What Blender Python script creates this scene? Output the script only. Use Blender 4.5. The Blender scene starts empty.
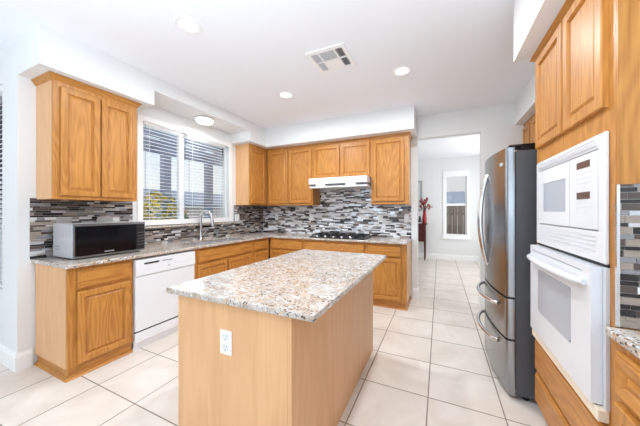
import bpy, bmesh, math, random
from mathutils import Vector, Matrix

C = bpy.context.scene.collection
PI = math.pi
H_CAM = 1.331

# ------------------------------------------------------------------ camera
cam_d = bpy.data.cameras.new('camera')
cam = bpy.data.objects.new('camera', cam_d)
C.objects.link(cam)
cam.location = (0, 0, H_CAM)
cam.rotation_euler = (PI / 2, 0, 0.4341)
cam_d.sensor_width = 36.0
cam_d.lens = 258.06 / 640 * 36
cam_d.shift_y = -2.16 / 640
cam_d.clip_start = 0.02
bpy.context.scene.camera = cam

# ------------------------------------------------------------------ world, light, exposure
sc = bpy.context.scene
sc.view_settings.view_transform = 'Standard'
sc.view_settings.look = 'None'
sc.view_settings.gamma = 1
sc.view_settings.use_curve_mapping = False
sc.view_settings.exposure = 0.2
sc.cycles.use_denoising = True
sc.cycles.max_bounces = 12
sc.cycles.diffuse_bounces = 7
sc.cycles.transparent_max_bounces = 16
sc.cycles.caustics_reflective = False
sc.cycles.caustics_refractive = False
sc.cycles.sample_clamp_indirect = 6

world = bpy.data.worlds.new('sky')
sc.world = world
world.use_nodes = True
wn = world.node_tree.nodes
wl = world.node_tree.links
bg = wn['Background']
tcw = wn.new('ShaderNodeTexCoord')
nz = wn.new('ShaderNodeTexNoise')
nz.inputs['Scale'].default_value = 2.5
nz.inputs['Detail'].default_value = 5
rw = wn.new('ShaderNodeValToRGB')
rw.color_ramp.elements[0].position = 0.35
rw.color_ramp.elements[0].color = (0.74, 0.86, 1.0, 1)
rw.color_ramp.elements[1].position = 0.6
rw.color_ramp.elements[1].color = (0.95, 0.98, 1, 1)
wl.new(tcw.outputs['Generated'], nz.inputs['Vector'])
wl.new(nz.outputs['Fac'], rw.inputs['Fac'])
wl.new(rw.outputs['Color'], bg.inputs['Color'])
bg.inputs['Strength'].default_value = 0.95


def area_light(name, loc, rot, sx, sy, power, color=(1, 1, 1)):
    l = bpy.data.lights.new(name, 'AREA')
    l.shape = 'RECTANGLE'
    l.size = sx
    l.size_y = sy
    l.energy = power
    l.color = color
    o = bpy.data.objects.new(name, l)
    o.location = loc
    o.rotation_euler = rot
    C.objects.link(o)
    return o


# daylight entering by the glazed rear wall and the glazed nook wall (both behind the camera)
area_light('rear_window_daylight', (-1.6, -3.95, 1.35), (PI / 2, 0, 0), 5.6, 2.2, 40, (0.735, 0.875, 1.0))
area_light('nook_window_daylight', (-5.45, -2.1, 1.35), (PI / 2, 0, -PI / 2), 2.2, 2.2, 3, (0.735, 0.875, 1.0))
area_light('sink_window_daylight', (-3.9, 2.6, 1.9), (PI / 2, 0, -PI / 2), 1.5, 1.2, 14, (0.9, 0.96, 1.0))
area_light('dining_fill_light', (1.25, 6.2, 1.5), (PI / 2, 0, PI / 2), 2.6, 2.2, 40, (0.95, 0.98, 1.0))  # added fill light for the far room; this wall has no window
sun_d = bpy.data.lights.new('sun', 'SUN')
sun_d.energy = 0.9
sun_d.angle = 0.02
sun = bpy.data.objects.new('sun', sun_d)
sun.rotation_euler = Vector((-0.22, 0.6, -0.75)).to_track_quat('-Z', 'Y').to_euler()
C.objects.link(sun)
# added upward fill light behind the camera, brightening the ceiling
area_light('ceiling_fill_light', (-0.5, -0.75, 1.25), (PI, 0, 0), 2.2, 1.4, 90, (0.72, 0.865, 1.0))


# ------------------------------------------------------------------ materials
def new_mat(name):
    m = bpy.data.materials.new(name)
    m.use_nodes = True
    return m, m.node_tree.nodes, m.node_tree.links, m.node_tree.nodes['Principled BSDF']


def srgb(r, g, b):
    f = lambda c: (c / 255 / 12.92) if c / 255 <= 0.04045 else ((c / 255 + 0.055) / 1.055) ** 2.4
    return (f(r), f(g), f(b), 1)


def plain(name, rgb, rough=0.5, metal=0.0, bump=0.0, bscale=200.0, spec=None, vary=0.04):
    m, n, l, b = new_mat(name)
    tc = n.new('ShaderNodeTexCoord')
    no = n.new('ShaderNodeTexNoise')
    no.inputs['Scale'].default_value = bscale
    no.inputs['Detail'].default_value = 3
    l.new(tc.outputs['Object'], no.inputs['Vector'])
    mx = n.new('ShaderNodeMix')
    mx.data_type = 'RGBA'
    c = srgb(*rgb)
    mx.inputs[6].default_value = tuple(x * (1 - vary) for x in c[:3]) + (1,)
    mx.inputs[7].default_value = tuple(min(1, x * (1 + vary)) for x in c[:3]) + (1,)
    l.new(no.outputs['Fac'], mx.inputs[0])
    l.new(mx.outputs[2], b.inputs['Base Color'])
    b.inputs['Roughness'].default_value = rough
    b.inputs['Metallic'].default_value = metal
    if spec is not None:
        b.inputs['Specular IOR Level'].default_value = spec
    if bump:
        bp = n.new('ShaderNodeBump')
        bp.inputs['Strength'].default_value = bump
        bp.inputs['Distance'].default_value = 0.002
        l.new(no.outputs['Fac'], bp.inputs['Height'])
        l.new(bp.outputs['Normal'], b.inputs['Normal'])
    return m


def math_node(n, l, op, a, b=None):
    m = n.new('ShaderNodeMath')
    m.operation = op
    for i, v in enumerate((a, b)):
        if v is None:
            continue
        if isinstance(v, (int, float)):
            m.inputs[i].default_value = v
        else:
            l.new(v, m.inputs[i])
    return m.outputs[0]


def wood(name, light, dark, axis, ring=14.0, strength=0.85, rough=0.38):
    """oak with cathedral grain running along the given axis (0 x, 1 y, 2 z)"""
    m, n, l, b = new_mat(name)
    tc = n.new('ShaderNodeTexCoord')
    oi = n.new('ShaderNodeObjectInfo')
    vm = n.new('ShaderNodeVectorMath')
    vm.operation = 'MULTIPLY_ADD'
    cb = n.new('ShaderNodeCombineXYZ')
    for i in range(3):
        l.new(math_node(n, l, 'MULTIPLY', oi.outputs['Random'], 7.0 + 5 * i), cb.inputs[i])
    vm.inputs[1].default_value = (1, 1, 1)
    l.new(tc.outputs['Object'], vm.inputs[0])
    l.new(cb.outputs[0], vm.inputs[2])

    def mapped(across, along):
        mp = n.new('ShaderNodeMapping')
        s = [across] * 3
        s[axis] = along
        mp.inputs['Scale'].default_value = s
        l.new(vm.outputs[0], mp.inputs['Vector'])
        return mp.outputs[0]
    n1 = n.new('ShaderNodeTexNoise')
    n1.inputs['Scale'].default_value = 1.0
    n1.inputs['Detail'].default_value = 1.5
    l.new(mapped(7.0, 0.9), n1.inputs['Vector'])
    s = math_node(n, l, 'SINE', math_node(n, l, 'MULTIPLY', n1.outputs['Fac'], ring * 6.0))
    s = math_node(n, l, 'POWER', math_node(n, l, 'MULTIPLY_ADD', s, 0.5), 1.0)
    s.node.inputs[0].links[0].from_node.inputs[2].default_value = 0.5
    n2 = n.new('ShaderNodeTexNoise')
    n2.inputs['Scale'].default_value = 1.0
    n2.inputs['Detail'].default_value = 3
    l.new(mapped(85, 3.5), n2.inputs['Vector'])
    n3 = n.new('ShaderNodeTexNoise')
    n3.inputs['Scale'].default_value = 1.0
    l.new(mapped(3.0, 0.6), n3.inputs['Vector'])
    f = math_node(n, l, 'ADD', math_node(n, l, 'MULTIPLY', s, 0.32), math_node(n, l, 'MULTIPLY', n2.outputs['Fac'], 0.75))
    f = math_node(n, l, 'ADD', f, math_node(n, l, 'MULTIPLY', math_node(n, l, 'SUBTRACT', n3.outputs['Fac'], 0.5), 0.4))
    f = math_node(n, l, 'MULTIPLY', math_node(n, l, 'SUBTRACT', f, 0.1), strength)
    mx = n.new('ShaderNodeMix')
    mx.data_type = 'RGBA'
    mx.clamp_factor = True
    mx.inputs[6].default_value = srgb(*light)
    mx.inputs[7].default_value = srgb(*dark)
    l.new(f, mx.inputs[0])
    l.new(mx.outputs[2], b.inputs['Base Color'])
    b.inputs['Roughness'].default_value = rough
    b.inputs['Specular IOR Level'].default_value = 0.4
    bp = n.new('ShaderNodeBump')
    bp.inputs['Strength'].default_value = 0.12
    bp.inputs['Distance'].default_value = 0.001
    l.new(n2.outputs['Fac'], bp.inputs['Height'])
    l.new(bp.outputs['Normal'], b.inputs['Normal'])
    return m


OAK_L, OAK_D = (206, 145, 72), (138, 78, 24)
PALE_L, PALE_D = (226, 180, 132), (188, 134, 86)  # paler oak tones for flat cabinet ends and island sides
M = {}
M['oak_v'] = wood('oak_vertical_grain', OAK_L, OAK_D, 2)
M['oak_h'] = wood('oak_horizontal_grain', OAK_L, OAK_D, 0)
M['paler'] = wood('pale_oak', PALE_L, PALE_D, 2, ring=5, strength=0.6, rough=0.4)
M['cherry'] = wood('dark_cherry', (84, 26, 20), (46, 12, 10), 0)
M['fence_wood'] = wood('weathered_fence', (150, 132, 118), (104, 88, 78), 2)
M['wall'] = plain('wall_paint', (228, 229, 229), 0.9, bump=0.15, bscale=220, spec=0.2, vary=0.01)
M['ceiling'] = plain('ceiling_paint', (240, 242, 247), 0.95, bump=0.3, bscale=160, spec=0.1, vary=0.01)
M['trim'] = plain('white_trim', (242, 242, 242), 0.45, vary=0.01)
M['appliance'] = plain('white_enamel', (226, 227, 230), 0.22, vary=0.005)
M['appliance_soft'] = plain('white_plastic', (232, 233, 235), 0.4, vary=0.01)
M['grey_line'] = plain('grey_print', (150, 153, 160), 0.5)
M['pale_grey'] = plain('pale_grey_plastic', (206, 208, 212), 0.45)
M['hood_grey'] = plain('grey_hood_panel', (136, 138, 143), 0.4)
M['shadow_gap'] = plain('dark_gasket', (40, 41, 44), 0.7)
M['cream'] = plain('cream_filler', (236, 222, 200), 0.5)
M['black'] = plain('black_enamel', (20, 20, 22), 0.3)
M['black_gloss'] = plain('black_glass', (8, 9, 14), 0.12, spec=0.3)
M['iron'] = plain('cast_iron', (26, 26, 28), 0.6)
M['display'] = plain('brown_display', (92, 70, 62), 0.15)
M['ovenglass'] = plain('oven_glass', (176, 180, 188), 0.1)
M['steel'] = plain('stainless', (160, 163, 167), 0.25, metal=1.0, bscale=30, vary=0.03)
M['steel_sink'] = plain('sink_steel', (222, 222, 224), 0.4, metal=1.0, bscale=40)
M['chrome'] = plain('brushed_nickel', (205, 205, 206), 0.22, metal=1.0)
M['bright_metal'] = plain('polished_steel', (226, 226, 228), 0.16, metal=1.0)
M['fridge_side'] = plain('charcoal_steel', (78, 80, 84), 0.5, bump=0.1, bscale=500)
M['plate'] = plain('white_outlet_plastic', (236, 236, 234), 0.4, vary=0.01)
M['plate_grey'] = plain('grey_outlet_plastic', (176, 174, 172), 0.4, vary=0.01)
M['red'] = plain('red_glaze', (150, 16, 30), 0.25)
M['petal'] = plain('red_petal', (150, 40, 46), 0.7)
M['twig'] = plain('dark_twig', (98, 52, 44), 0.8)
M['ornament'] = plain('black_ceramic', (24, 22, 24), 0.4)
M['picture'] = plain('pale_print', (214, 218, 220), 0.5, bscale=8)
M['silver_paint'] = plain('silver_paint', (196, 196, 198), 0.35, metal=0.25)
M['silver'] = plain('silver_frame', (176, 178, 180), 0.35, metal=0.6)
M['leaf'] = plain('hedge_leaf', (88, 120, 74), 0.7, bscale=9, vary=0.3)
M['leaf_yellow'] = plain('yellow_blossom', (226, 200, 84), 0.7, bscale=9, vary=0.2)
M['stucco'] = plain('pale_stucco', (240, 232, 224), 0.9, bscale=60)
M['roof'] = plain('slate_roof', (150, 158, 176), 0.85, bscale=40, vary=0.15)
M['post'] = plain('blue_grey_paint', (146, 156, 182), 0.7)
M['ground'] = plain('patio_concrete', (186, 180, 172), 0.9, bscale=20)


def emit(name, rgb, s):
    m, n, l, b = new_mat(name)
    b.inputs['Base Color'].default_value = srgb(*rgb)
    b.inputs['Emission Color'].default_value = srgb(*rgb)
    b.inputs['Emission Strength'].default_value = s
    return m


M['lamp'] = emit('lit_lens', (255, 252, 246), 3.0)
M['lamp_soft'] = emit('lit_frosted_glass', (255, 248, 236), 0.75)
M['hood_lamp'] = emit('lit_hood_lens', (255, 250, 240), 1.6)


def glass_mat():
    m, n, l, b = new_mat('window_glass')
    n.remove(b)
    t = n.new('ShaderNodeBsdfTransparent')
    t.inputs['Color'].default_value = (0.95, 0.97, 0.97, 1)
    g = n.new('ShaderNodeBsdfGlossy')
    g.inputs['Roughness'].default_value = 0.02
    mx = n.new('ShaderNodeMixShader')
    fr = n.new('ShaderNodeFresnel')
    fr.inputs['IOR'].default_value = 1.4
    l.new(fr.outputs[0], mx.inputs[0])
    l.new(t.outputs[0], mx.inputs[1])
    l.new(g.outputs[0], mx.inputs[2])
    l.new(mx.outputs[0], n['Material Output'].inputs['Surface'])
    return m


M['glass'] = glass_mat()


def slat_mat():
    m, n, l, b = new_mat('white_vinyl_slat')
    b.inputs['Base Color'].default_value = srgb(244, 244, 244)
    b.inputs['Roughness'].default_value = 0.45
    tr = n.new('ShaderNodeBsdfTranslucent')
    tr.inputs['Color'].default_value = srgb(240, 242, 246)
    mx = n.new('ShaderNodeMixShader')
    mx.inputs[0].default_value = 0.45
    l.new(b.outputs[0], mx.inputs[1])
    l.new(tr.outputs[0], mx.inputs[2])
    l.new(mx.outputs[0], n['Material Output'].inputs['Surface'])
    return m


M['slat'] = slat_mat()


def granite():
    m, n, l, b = new_mat('speckled_granite')
    tc = n.new('ShaderNodeTexCoord')
    dn = n.new('ShaderNodeTexNoise')
    dn.inputs['Scale'].default_value = 60
    l.new(tc.outputs['Object'], dn.inputs['Vector'])
    va = n.new('ShaderNodeVectorMath')
    va.operation = 'MULTIPLY_ADD'
    va.inputs[1].default_value = (0.02, 0.02, 0.02)
    l.new(dn.outputs['Color'], va.inputs[0])
    l.new(tc.outputs['Object'], va.inputs[2])
    # broad clouds of cream, tan and pale grey
    n1 = n.new('ShaderNodeTexNoise')
    n1.inputs['Scale'].default_value = 14
    n1.inputs['Detail'].default_value = 6
    n1.inputs['Roughness'].default_value = 0.65
    l.new(tc.outputs['Object'], n1.inputs['Vector'])
    r1 = n.new('ShaderNodeValToRGB')
    e = r1.color_ramp.elements
    e[0].position = 0.30
    e[0].color = srgb(158, 141, 124)
    e[1].position = 0.62
    e[1].color = srgb(199, 193, 186)
    k = e.new(0.45)
    k.color = srgb(184, 172, 159)
    l.new(n1.outputs['Fac'], r1.inputs['Fac'])
    col = r1.outputs['Color']

    def flecks(scale, levels, col, cl_scale, cl_lo, cl_hi):
        v = n.new('ShaderNodeTexVoronoi')
        v.inputs['Scale'].default_value = scale
        l.new(va.outputs[0], v.inputs['Vector'])
        sp = n.new('ShaderNodeSeparateColor')
        l.new(v.outputs['Color'], sp.inputs[0])
        nc = n.new('ShaderNodeTexNoise')
        nc.inputs['Scale'].default_value = cl_scale
        nc.inputs['Detail'].default_value = 2
        l.new(tc.outputs['Object'], nc.inputs['Vector'])
        mr = n.new('ShaderNodeMapRange')
        mr.inputs[1].default_value = 0.3
        mr.inputs[2].default_value = 0.95
        mr.inputs[3].default_value = cl_lo
        mr.inputs[4].default_value = cl_hi
        l.new(nc.outputs['Fac'], mr.inputs[0])
        hit = math_node(n, l, 'LESS_THAN', sp.outputs[0], mr.outputs[0])
        rr = n.new('ShaderNodeValToRGB')
        rr.color_ramp.interpolation = 'CONSTANT'
        el = rr.color_ramp.elements
        el[0].position, el[0].color = 0, srgb(*levels[0])
        el[1].position, el[1].color = 1.0 / len(levels), srgb(*levels[1])
        for i in range(2, len(levels)):
            q = el.new(i / len(levels))
            q.color = srgb(*levels[i])
        l.new(sp.outputs[1], rr.inputs['Fac'])
        mx = n.new('ShaderNodeMix')
        mx.data_type = 'RGBA'
        l.new(hit, mx.inputs[0])
        l.new(col, mx.inputs[6])
        l.new(rr.outputs['Color'], mx.inputs[7])
        return mx.outputs[2]
    col = flecks(70, [(204, 178, 150), (190, 186, 184), (222, 220, 218), (176, 148, 124)], col, 6, 0.12, 0.45)
    col = flecks(105, [(62, 52, 48), (110, 90, 78), (126, 122, 122), (150, 112, 82)], col, 8, -0.05, 0.27)
    col = flecks(190, [(40, 38, 40), (92, 84, 80), (224, 222, 220), (140, 136, 136)], col, 12, 0.03, 0.22)
    l.new(col, b.inputs['Base Color'])
    b.inputs['Roughness'].default_value = 0.14
    b.inputs['Specular IOR Level'].default_value = 0.55
    return m


M['granite'] = granite()


def floor_tile():
    m, n, l, b = new_mat('cream_floor_tile')
    ge = n.new('ShaderNodeNewGeometry')
    sx = n.new('ShaderNodeSeparateXYZ')
    l.new(ge.outputs['Position'], sx.inputs[0])
    g, w = 0.4586, 0.0042
    px = math_node(n, l, 'DIVIDE', math_node(n, l, 'ADD', sx.outputs[0], 0.5336 + g * 40), g)
    py = math_node(n, l, 'DIVIDE', math_node(n, l, 'ADD', sx.outputs[1], -2.4535 + g * 40), g)
    fx = math_node(n, l, 'PINGPONG', px, 0.5)
    fy = math_node(n, l, 'PINGPONG', py, 0.5)
    # ping-pong of 0.5 is 0 on every grout line
    mn = math_node(n, l, 'MINIMUM', fx, fy)
    gr = n.new('ShaderNodeMapRange')
    gr.inputs[1].default_value = w / g * 0.7
    gr.inputs[2].default_value = w / g * 1.2
    gr.inputs[3].default_value = 1
    gr.inputs[4].default_value = 0
    l.new(mn, gr.inputs[0])
    ix = math_node(n, l, 'FLOOR', px)
    iy = math_node(n, l, 'FLOOR', py)
    cb = n.new('ShaderNodeCombineXYZ')
    l.new(ix, cb.inputs[0])
    l.new(iy, cb.inputs[1])
    wnz = n.new('ShaderNodeTexWhiteNoise')
    l.new(cb.outputs[0], wnz.inputs['Vector'])
    va = n.new('ShaderNodeVectorMath')
    va.operation = 'MULTIPLY_ADD'
    va.inputs[1].default_value = (9, 9, 9)
    l.new(wnz.outputs['Color'], va.inputs[0])
    l.new(ge.outputs['Position'], va.inputs[2])
    n1 = n.new('ShaderNodeTexNoise')
    n1.inputs['Scale'].default_value = 3.2
    n1.inputs['Detail'].default_value = 6
    n1.inputs['Distortion'].default_value = 0.95
    l.new(va.outputs[0], n1.inputs['Vector'])
    r1 = n.new('ShaderNodeValToRGB')
    r1.color_ramp.elements[0].position = 0.3
    r1.color_ramp.elements[0].color = srgb(214, 203, 191)
    r1.color_ramp.elements[1].position = 0.7
    r1.color_ramp.elements[1].color = srgb(230, 222, 213)
    l.new(n1.outputs['Fac'], r1.inputs['Fac'])
    hs = n.new('ShaderNodeHueSaturation')
    l.new(math_node(n, l, 'MULTIPLY_ADD', wnz.outputs['Value'], 0.05), hs.inputs['Value'])
    hs.inputs['Value'].links[0].from_node.inputs[2].default_value = 0.97
    l.new(r1.outputs['Color'], hs.inputs['Color'])
    mx = n.new('ShaderNodeMix')
    mx.data_type = 'RGBA'
    l.new(gr.outputs[0], mx.inputs[0])
    l.new(hs.outputs['Color'], mx.inputs[6])
    mx.inputs[7].default_value = srgb(140, 124, 110)
    l.new(mx.outputs[2], b.inputs['Base Color'])
    rr = n.new('ShaderNodeMapRange')
    rr.inputs[3].default_value = 0.3
    rr.inputs[4].default_value = 0.95
    l.new(gr.outputs[0], rr.inputs[0])
    l.new(rr.outputs[0], b.inputs['Roughness'])
    bp = n.new('ShaderNodeBump')
    bp.invert = True
    bp.inputs['Strength'].default_value = 0.4
    bp.inputs['Distance'].default_value = 0.002
    l.new(gr.outputs[0], bp.inputs['Height'])
    l.new(bp.outputs['Normal'], b.inputs['Normal'])
    return m


M['floor'] = floor_tile()

TILE_MATS = [plain('tile_black', (44, 40, 40), 0.18), plain('tile_umber', (86, 74, 68), 0.3),
             plain('tile_grey', (140, 138, 140), 0.25), plain('tile_taupe', (158, 144, 132), 0.4),
             plain('tile_pale', (208, 206, 204), 0.3), plain('tile_white', (236, 238, 242), 0.12),
             plain('tile_steel', (206, 208, 212), 0.28, metal=0.9), plain('grout', (196, 190, 184), 0.9)]


# ------------------------------------------------------------------ mesh helpers
def NB():
    return bmesh.new()


def box(bm, x0, x1, y0, y1, z0, z1, bev=0.0, mi=0, seg=1):
    vs = [bm.verts.new(p) for p in ((x0, y0, z0), (x1, y0, z0), (x1, y1, z0), (x0, y1, z0),
                                    (x0, y0, z1), (x1, y0, z1), (x1, y1, z1), (x0, y1, z1))]
    fs = [bm.faces.new([vs[i] for i in f]) for f in ((0, 3, 2, 1), (4, 5, 6, 7), (0, 1, 5, 4), (1, 2, 6, 5), (2, 3, 7, 6), (3, 0, 4, 7))]
    for f in fs:
        f.material_index = mi
    if bev > 0:
        es = list({e for f in fs for e in f.edges})
        bmesh.ops.bevel(bm, geom=es, offset=bev, segments=seg, profile=0.5, affect='EDGES')
    return fs


def prism(bm, pts, a0, a1, axis=2):
    """extrude a 2-D outline along an axis; pts are the two other coordinates in order"""
    def mk(p, a):
        if axis == 2:
            return (p[0], p[1], a)
        if axis == 0:
            return (a, p[0], p[1])
        return (p[0], a, p[1])
    lo = [bm.verts.new(mk(p, a0)) for p in pts]
    hi = [bm.verts.new(mk(p, a1)) for p in pts]
    k = len(pts)
    bm.faces.new(lo)
    bm.faces.new(hi[::-1])
    for i in range(k):
        j = (i + 1) % k
        bm.faces.new((lo[i], hi[i], hi[j], lo[j]))


def sweep(bm, path, prof):
    """mitred moulding: path of (x, y), profile of (out, z); out points to the right of the path"""
    secs = []
    k = len(path)
    for i, p in enumerate(path):
        p = Vector(p)
        d0 = (p - Vector(path[i - 1])).normalized() if i > 0 else None
        d1 = (Vector(path[i + 1]) - p).normalized() if i < k - 1 else None
        if d0 is None:
            d0 = d1
        if d1 is None:
            d1 = d0
        n0, n1 = Vector((d0.y, -d0.x)), Vector((d1.y, -d1.x))
        nn = (n0 + n1).normalized()
        nn = nn / max(0.3, nn.dot(n0))
        secs.append([bm.verts.new((p.x + nn.x * o, p.y + nn.y * o, z)) for o, z in prof])
    q = len(prof)
    for a, b_ in zip(secs[:-1], secs[1:]):
        for i in range(q):
            j = (i + 1) % q
            bm.faces.new((a[i], b_[i], b_[j], a[j]))
    bm.faces.new(secs[0][::-1])
    bm.faces.new(secs[-1])


def tube(bm, pts, r, seg=10, caps=True):
    """round bar along a polyline; r may be a list"""
    pts = [Vector(p) for p in pts]
    rings = []
    up = None
    for i, p in enumerate(pts):
        a = pts[max(0, i - 1)]
        c = pts[min(len(pts) - 1, i + 1)]
        t = (c - a).normalized()
        if up is None:
            up = Vector((0, 0, 1)) if abs(t.z) < 0.9 else Vector((1, 0, 0))
        s = t.cross(up).normalized()
        up = s.cross(t).normalized()
        rr = r[i] if isinstance(r, (list, tuple)) else r
        rings.append([bm.verts.new(p + s * rr * math.cos(2 * PI * k / seg) + up * rr * math.sin(2 * PI * k / seg)) for k in range(seg)])
    for a, b_ in zip(rings[:-1], rings[1:]):
        for k in range(seg):
            bm.faces.new((a[k], a[(k + 1) % seg], b_[(k + 1) % seg], b_[k]))
    if caps:
        bm.faces.new(rings[0][::-1])
        bm.faces.new(rings[-1])


def lathe(bm, prof, seg=24, cx=0, cy=0):
    rings = []
    for r, z in prof:
        if r < 1e-6:
            rings.append([bm.verts.new((cx, cy, z))])
        else:
            rings.append([bm.verts.new((cx + r * math.cos(2 * PI * k / seg), cy + r * math.sin(2 * PI * k / seg), z)) for k in range(seg)])
    for a, b_ in zip(rings[:-1], rings[1:]):
        for k in range(seg):
            j = (k + 1) % seg
            if len(a) == 1 and len(b_) == 1:
                continue
            if len(a) == 1:
                bm.faces.new((a[0], b_[j], b_[k]))
            elif len(b_) == 1:
                bm.faces.new((a[k], a[j], b_[0]))
            else:
                bm.faces.new((a[k], a[j], b_[j], b_[k]))


def obj(name, bm, mat, parent=None, smooth=False, bevel=0.0, bseg=2):
    bmesh.ops.recalc_face_normals(bm, faces=bm.faces[:])
    me = bpy.data.meshes.new(name)
    bm.to_mesh(me)
    bm.free()
    for m in (mat if isinstance(mat, list) else [mat]):
        me.materials.append(m)
    if smooth:
        for p in me.polygons:
            p.use_smooth = True
        try:
            me.set_sharp_from_angle(angle=math.radians(40))
        except Exception:
            pass
    o = bpy.data.objects.new(name, me)
    C.objects.link(o)
    if parent:
        o.parent = parent
    if bevel:
        md = o.modifiers.new('ease', 'BEVEL')
        md.width = bevel
        md.segments = bseg
        md.limit_method = 'ANGLE'
        md.angle_limit = math.radians(40)
    return o


def tag(o, label, cat, group=None, kind=None):
    o['label'] = label
    o['category'] = cat
    if group:
        o['group'] = group
    if kind:
        o['kind'] = kind
    return o


def thing(name, label, cat, loc=(0, 0, 0), rz=0.0, group=None):
    o = bpy.data.objects.new(name, None)
    o.empty_display_size = 0.05
    C.objects.link(o)
    o.location = loc
    o.rotation_euler = (0, 0, rz)
    return tag(o, label, cat, group)


def struct(name, bm, mat, parent=None, label=None, **k):
    o = obj(name, bm, mat, parent, **k)
    if not parent:
        o['kind'] = 'structure'
        tag(o, label or name.replace('_', ' '), name.split('_')[0])
    return o


def dup(root, loc, rz, label):
    r = root.copy()
    C.objects.link(r)
    r.location = loc
    r.rotation_euler = (0, 0, rz)
    r['label'] = label
    for ch in list(root.children):
        c = ch.copy()
        C.objects.link(c)
        c.parent = r
        for g in list(ch.children):
            d = g.copy()
            C.objects.link(d)
            d.parent = c
    return r


def panel_with_holes(bm, u0, u1, v0, v1, holes, put):
    """boxes filling a rectangle around rectangular openings; put(bm,u0,u1,v0,v1)"""
    us = sorted({u0, u1} | {h[0] for h in holes} | {h[1] for h in holes})
    vs = sorted({v0, v1} | {h[2] for h in holes} | {h[3] for h in holes})
    for a, b_ in zip(us[:-1], us[1:]):
        for c, d in zip(vs[:-1], vs[1:]):
            mu, mv = (a + b_) / 2, (c + d) / 2
            if any(h[0] < mu < h[1] and h[2] < mv < h[3] for h in holes):
                continue
            put(bm, a, b_, c, d)


# ------------------------------------------------------------------ room dimensions
XL, YB, ZC = -3.19, 4.19, 2.772          # kitchen left wall, back wall, ceiling
YN = 0.888                               # face of the nook wall (left wall ends here)
XR = 1.32                                # right wall
YR, XN = -3.9, -5.4                      # rear wall, far side of the nook
YF = 7.87                                # dining room far wall
LW = (1.87, 3.325, 1.165, 2.425)         # sink window opening
T = 0.12

# ------------------------------------------------------------------ the setting
bm = NB()
box(bm, XN - T, XR + T, YR - T, YN + 0.16, -0.1, 0)
box(bm, XL - 0.16, XR + T, YN + 0.16, YF + T, -0.1, 0)
struct('floor', bm, M['floor'], label='cream square tile floor with thin brown grout')
bm = NB()
box(bm, XN - T, XR + T, YR - T, YN + 0.16, ZC, ZC + 0.1)
box(bm, XL - 0.16, XR + T, YN + 0.16, YF + T, ZC, ZC + 0.1)
struct('ceiling', bm, M['ceiling'], label='flat white painted ceiling')

bm = NB()
panel_with_holes(bm, YN, YB + T, 0, ZC, [LW], lambda b_, a, c, d, e: box(b_, XL - 0.16, XL, a, c, d, e))
struct('wall_left', bm, M['wall'], label='white left wall around the sink window')
NWIN = (-4.7, -3.505, 0.63, 2.46)
bm = NB()
panel_with_holes(bm, XN, XL - 0.16, 0, ZC, [NWIN], lambda b_, a, c, d, e: box(b_, a, c, YN, YN + 0.16, d, e))
struct('wall_nook', bm, M['wall'], label='white nook wall left of the kitchen')
OPEN = (-0.305, 0.52, 0, 2.43)
bm = NB()
panel_with_holes(bm, XL, XR, 0, ZC, [OPEN], lambda b_, a, c, d, e: box(b_, a, c, YB, YB + T, d, e))
struct('wall_back', bm, M['wall'], label='white back wall with a plain doorway')
bm = NB()
box(bm, XR, XR + T, YR, YF, 0, ZC)
struct('wall_right', bm, M['wall'], label='white right wall')
FWIN = (0.135, 0.660, 0.665, 2.31)
bm = NB()
panel_with_holes(bm, -2.6, XR, 0, ZC, [FWIN], lambda b_, a, c, d, e: box(b_, a, c, YF, YF + T, d, e))
struct('wall_far', bm, M['wall'], label='white far wall of the next room')
bm = NB()
box(bm, -2.6 - T, -2.6, YB + T, YF + T, 0, ZC)
struct('wall_dining', bm, M['wall'], label='white side wall of the next room')
bm = NB()
panel_with_holes(bm, XN, XR, 0, ZC, [(-4.4, 1.2, 0.15, 2.45)], lambda b_, a, c, d, e: box(b_, a, c, YR - T, YR, d, e))
struct('wall_rear', bm, M['wall'], label='white rear wall with a wide glazed opening')
bm = NB()
panel_with_holes(bm, YR, YN + 0.16, 0, ZC, [(-3.3, -0.9, 0.15, 2.45)], lambda b_, a, c, d, e: box(b_, XN - T, XN, a, c, d, e))
struct('wall_side', bm, M['wall'], label='white nook side wall with a wide glazed opening')

# soffits
bm = NB()
box(bm, XL, -2.78, YN, 1.768, 2.463, ZC)
box(bm, XL, -2.78, 1.768, 3.307, 2.622, ZC)
box(bm, XL, -2.78, 3.307, YB, 2.463, ZC)
bmesh.ops.remove_doubles(bm, verts=bm.verts[:], dist=1e-5)
struct('wall_soffit_left', bm, M['wall'], label='boxed soffit over the left wall cabinets')
bm = NB()
box(bm, -2.78, -0.315, 3.73, YB, 2.457, ZC)
struct('wall_soffit_back', bm, M['wall'], label='boxed soffit over the back wall cabinets')
bm = NB()
box(bm, 0.455, XR, 0.2, 2.14, 2.338, ZC)
box(bm, 0.9, XR, 2.14, YB, 2.463, ZC)
struct('wall_soffit_right', bm, M['wall'], label='stepped soffit over the oven and fridge cabinets')

# baseboards
BP = [(0, 0), (0.016, 0), (0.016, 0.115), (0.011, 0.125), (0.008, 0.142), (0, 0.146)]
bm = NB()
sweep(bm, [(XN, YN), (XL, YN), (XL, 0.975)], BP)
struct('baseboard_left', bm, M['trim'], label='white baseboard turning round the left wall end')
bm = NB()
sweep(bm, [(-0.368, YB), (-0.305, YB), (-0.305, YB + T), (-2.6, YB + T)], BP)
struct('baseboard_back', bm, M['trim'], label='white baseboard at the doorway jamb')
bm = NB()
sweep(bm, [(-2.6, YF), (XR, YF)], BP)
struct('baseboard_far', bm, M['trim'], label='white baseboard along the far wall')
bm = NB()
sweep(bm, [(0.52, YB + T), (0.52, YB), (0.80, YB)], BP)
struct('baseboard_right', bm, M['trim'], label='white baseboard beside the fridge')

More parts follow.
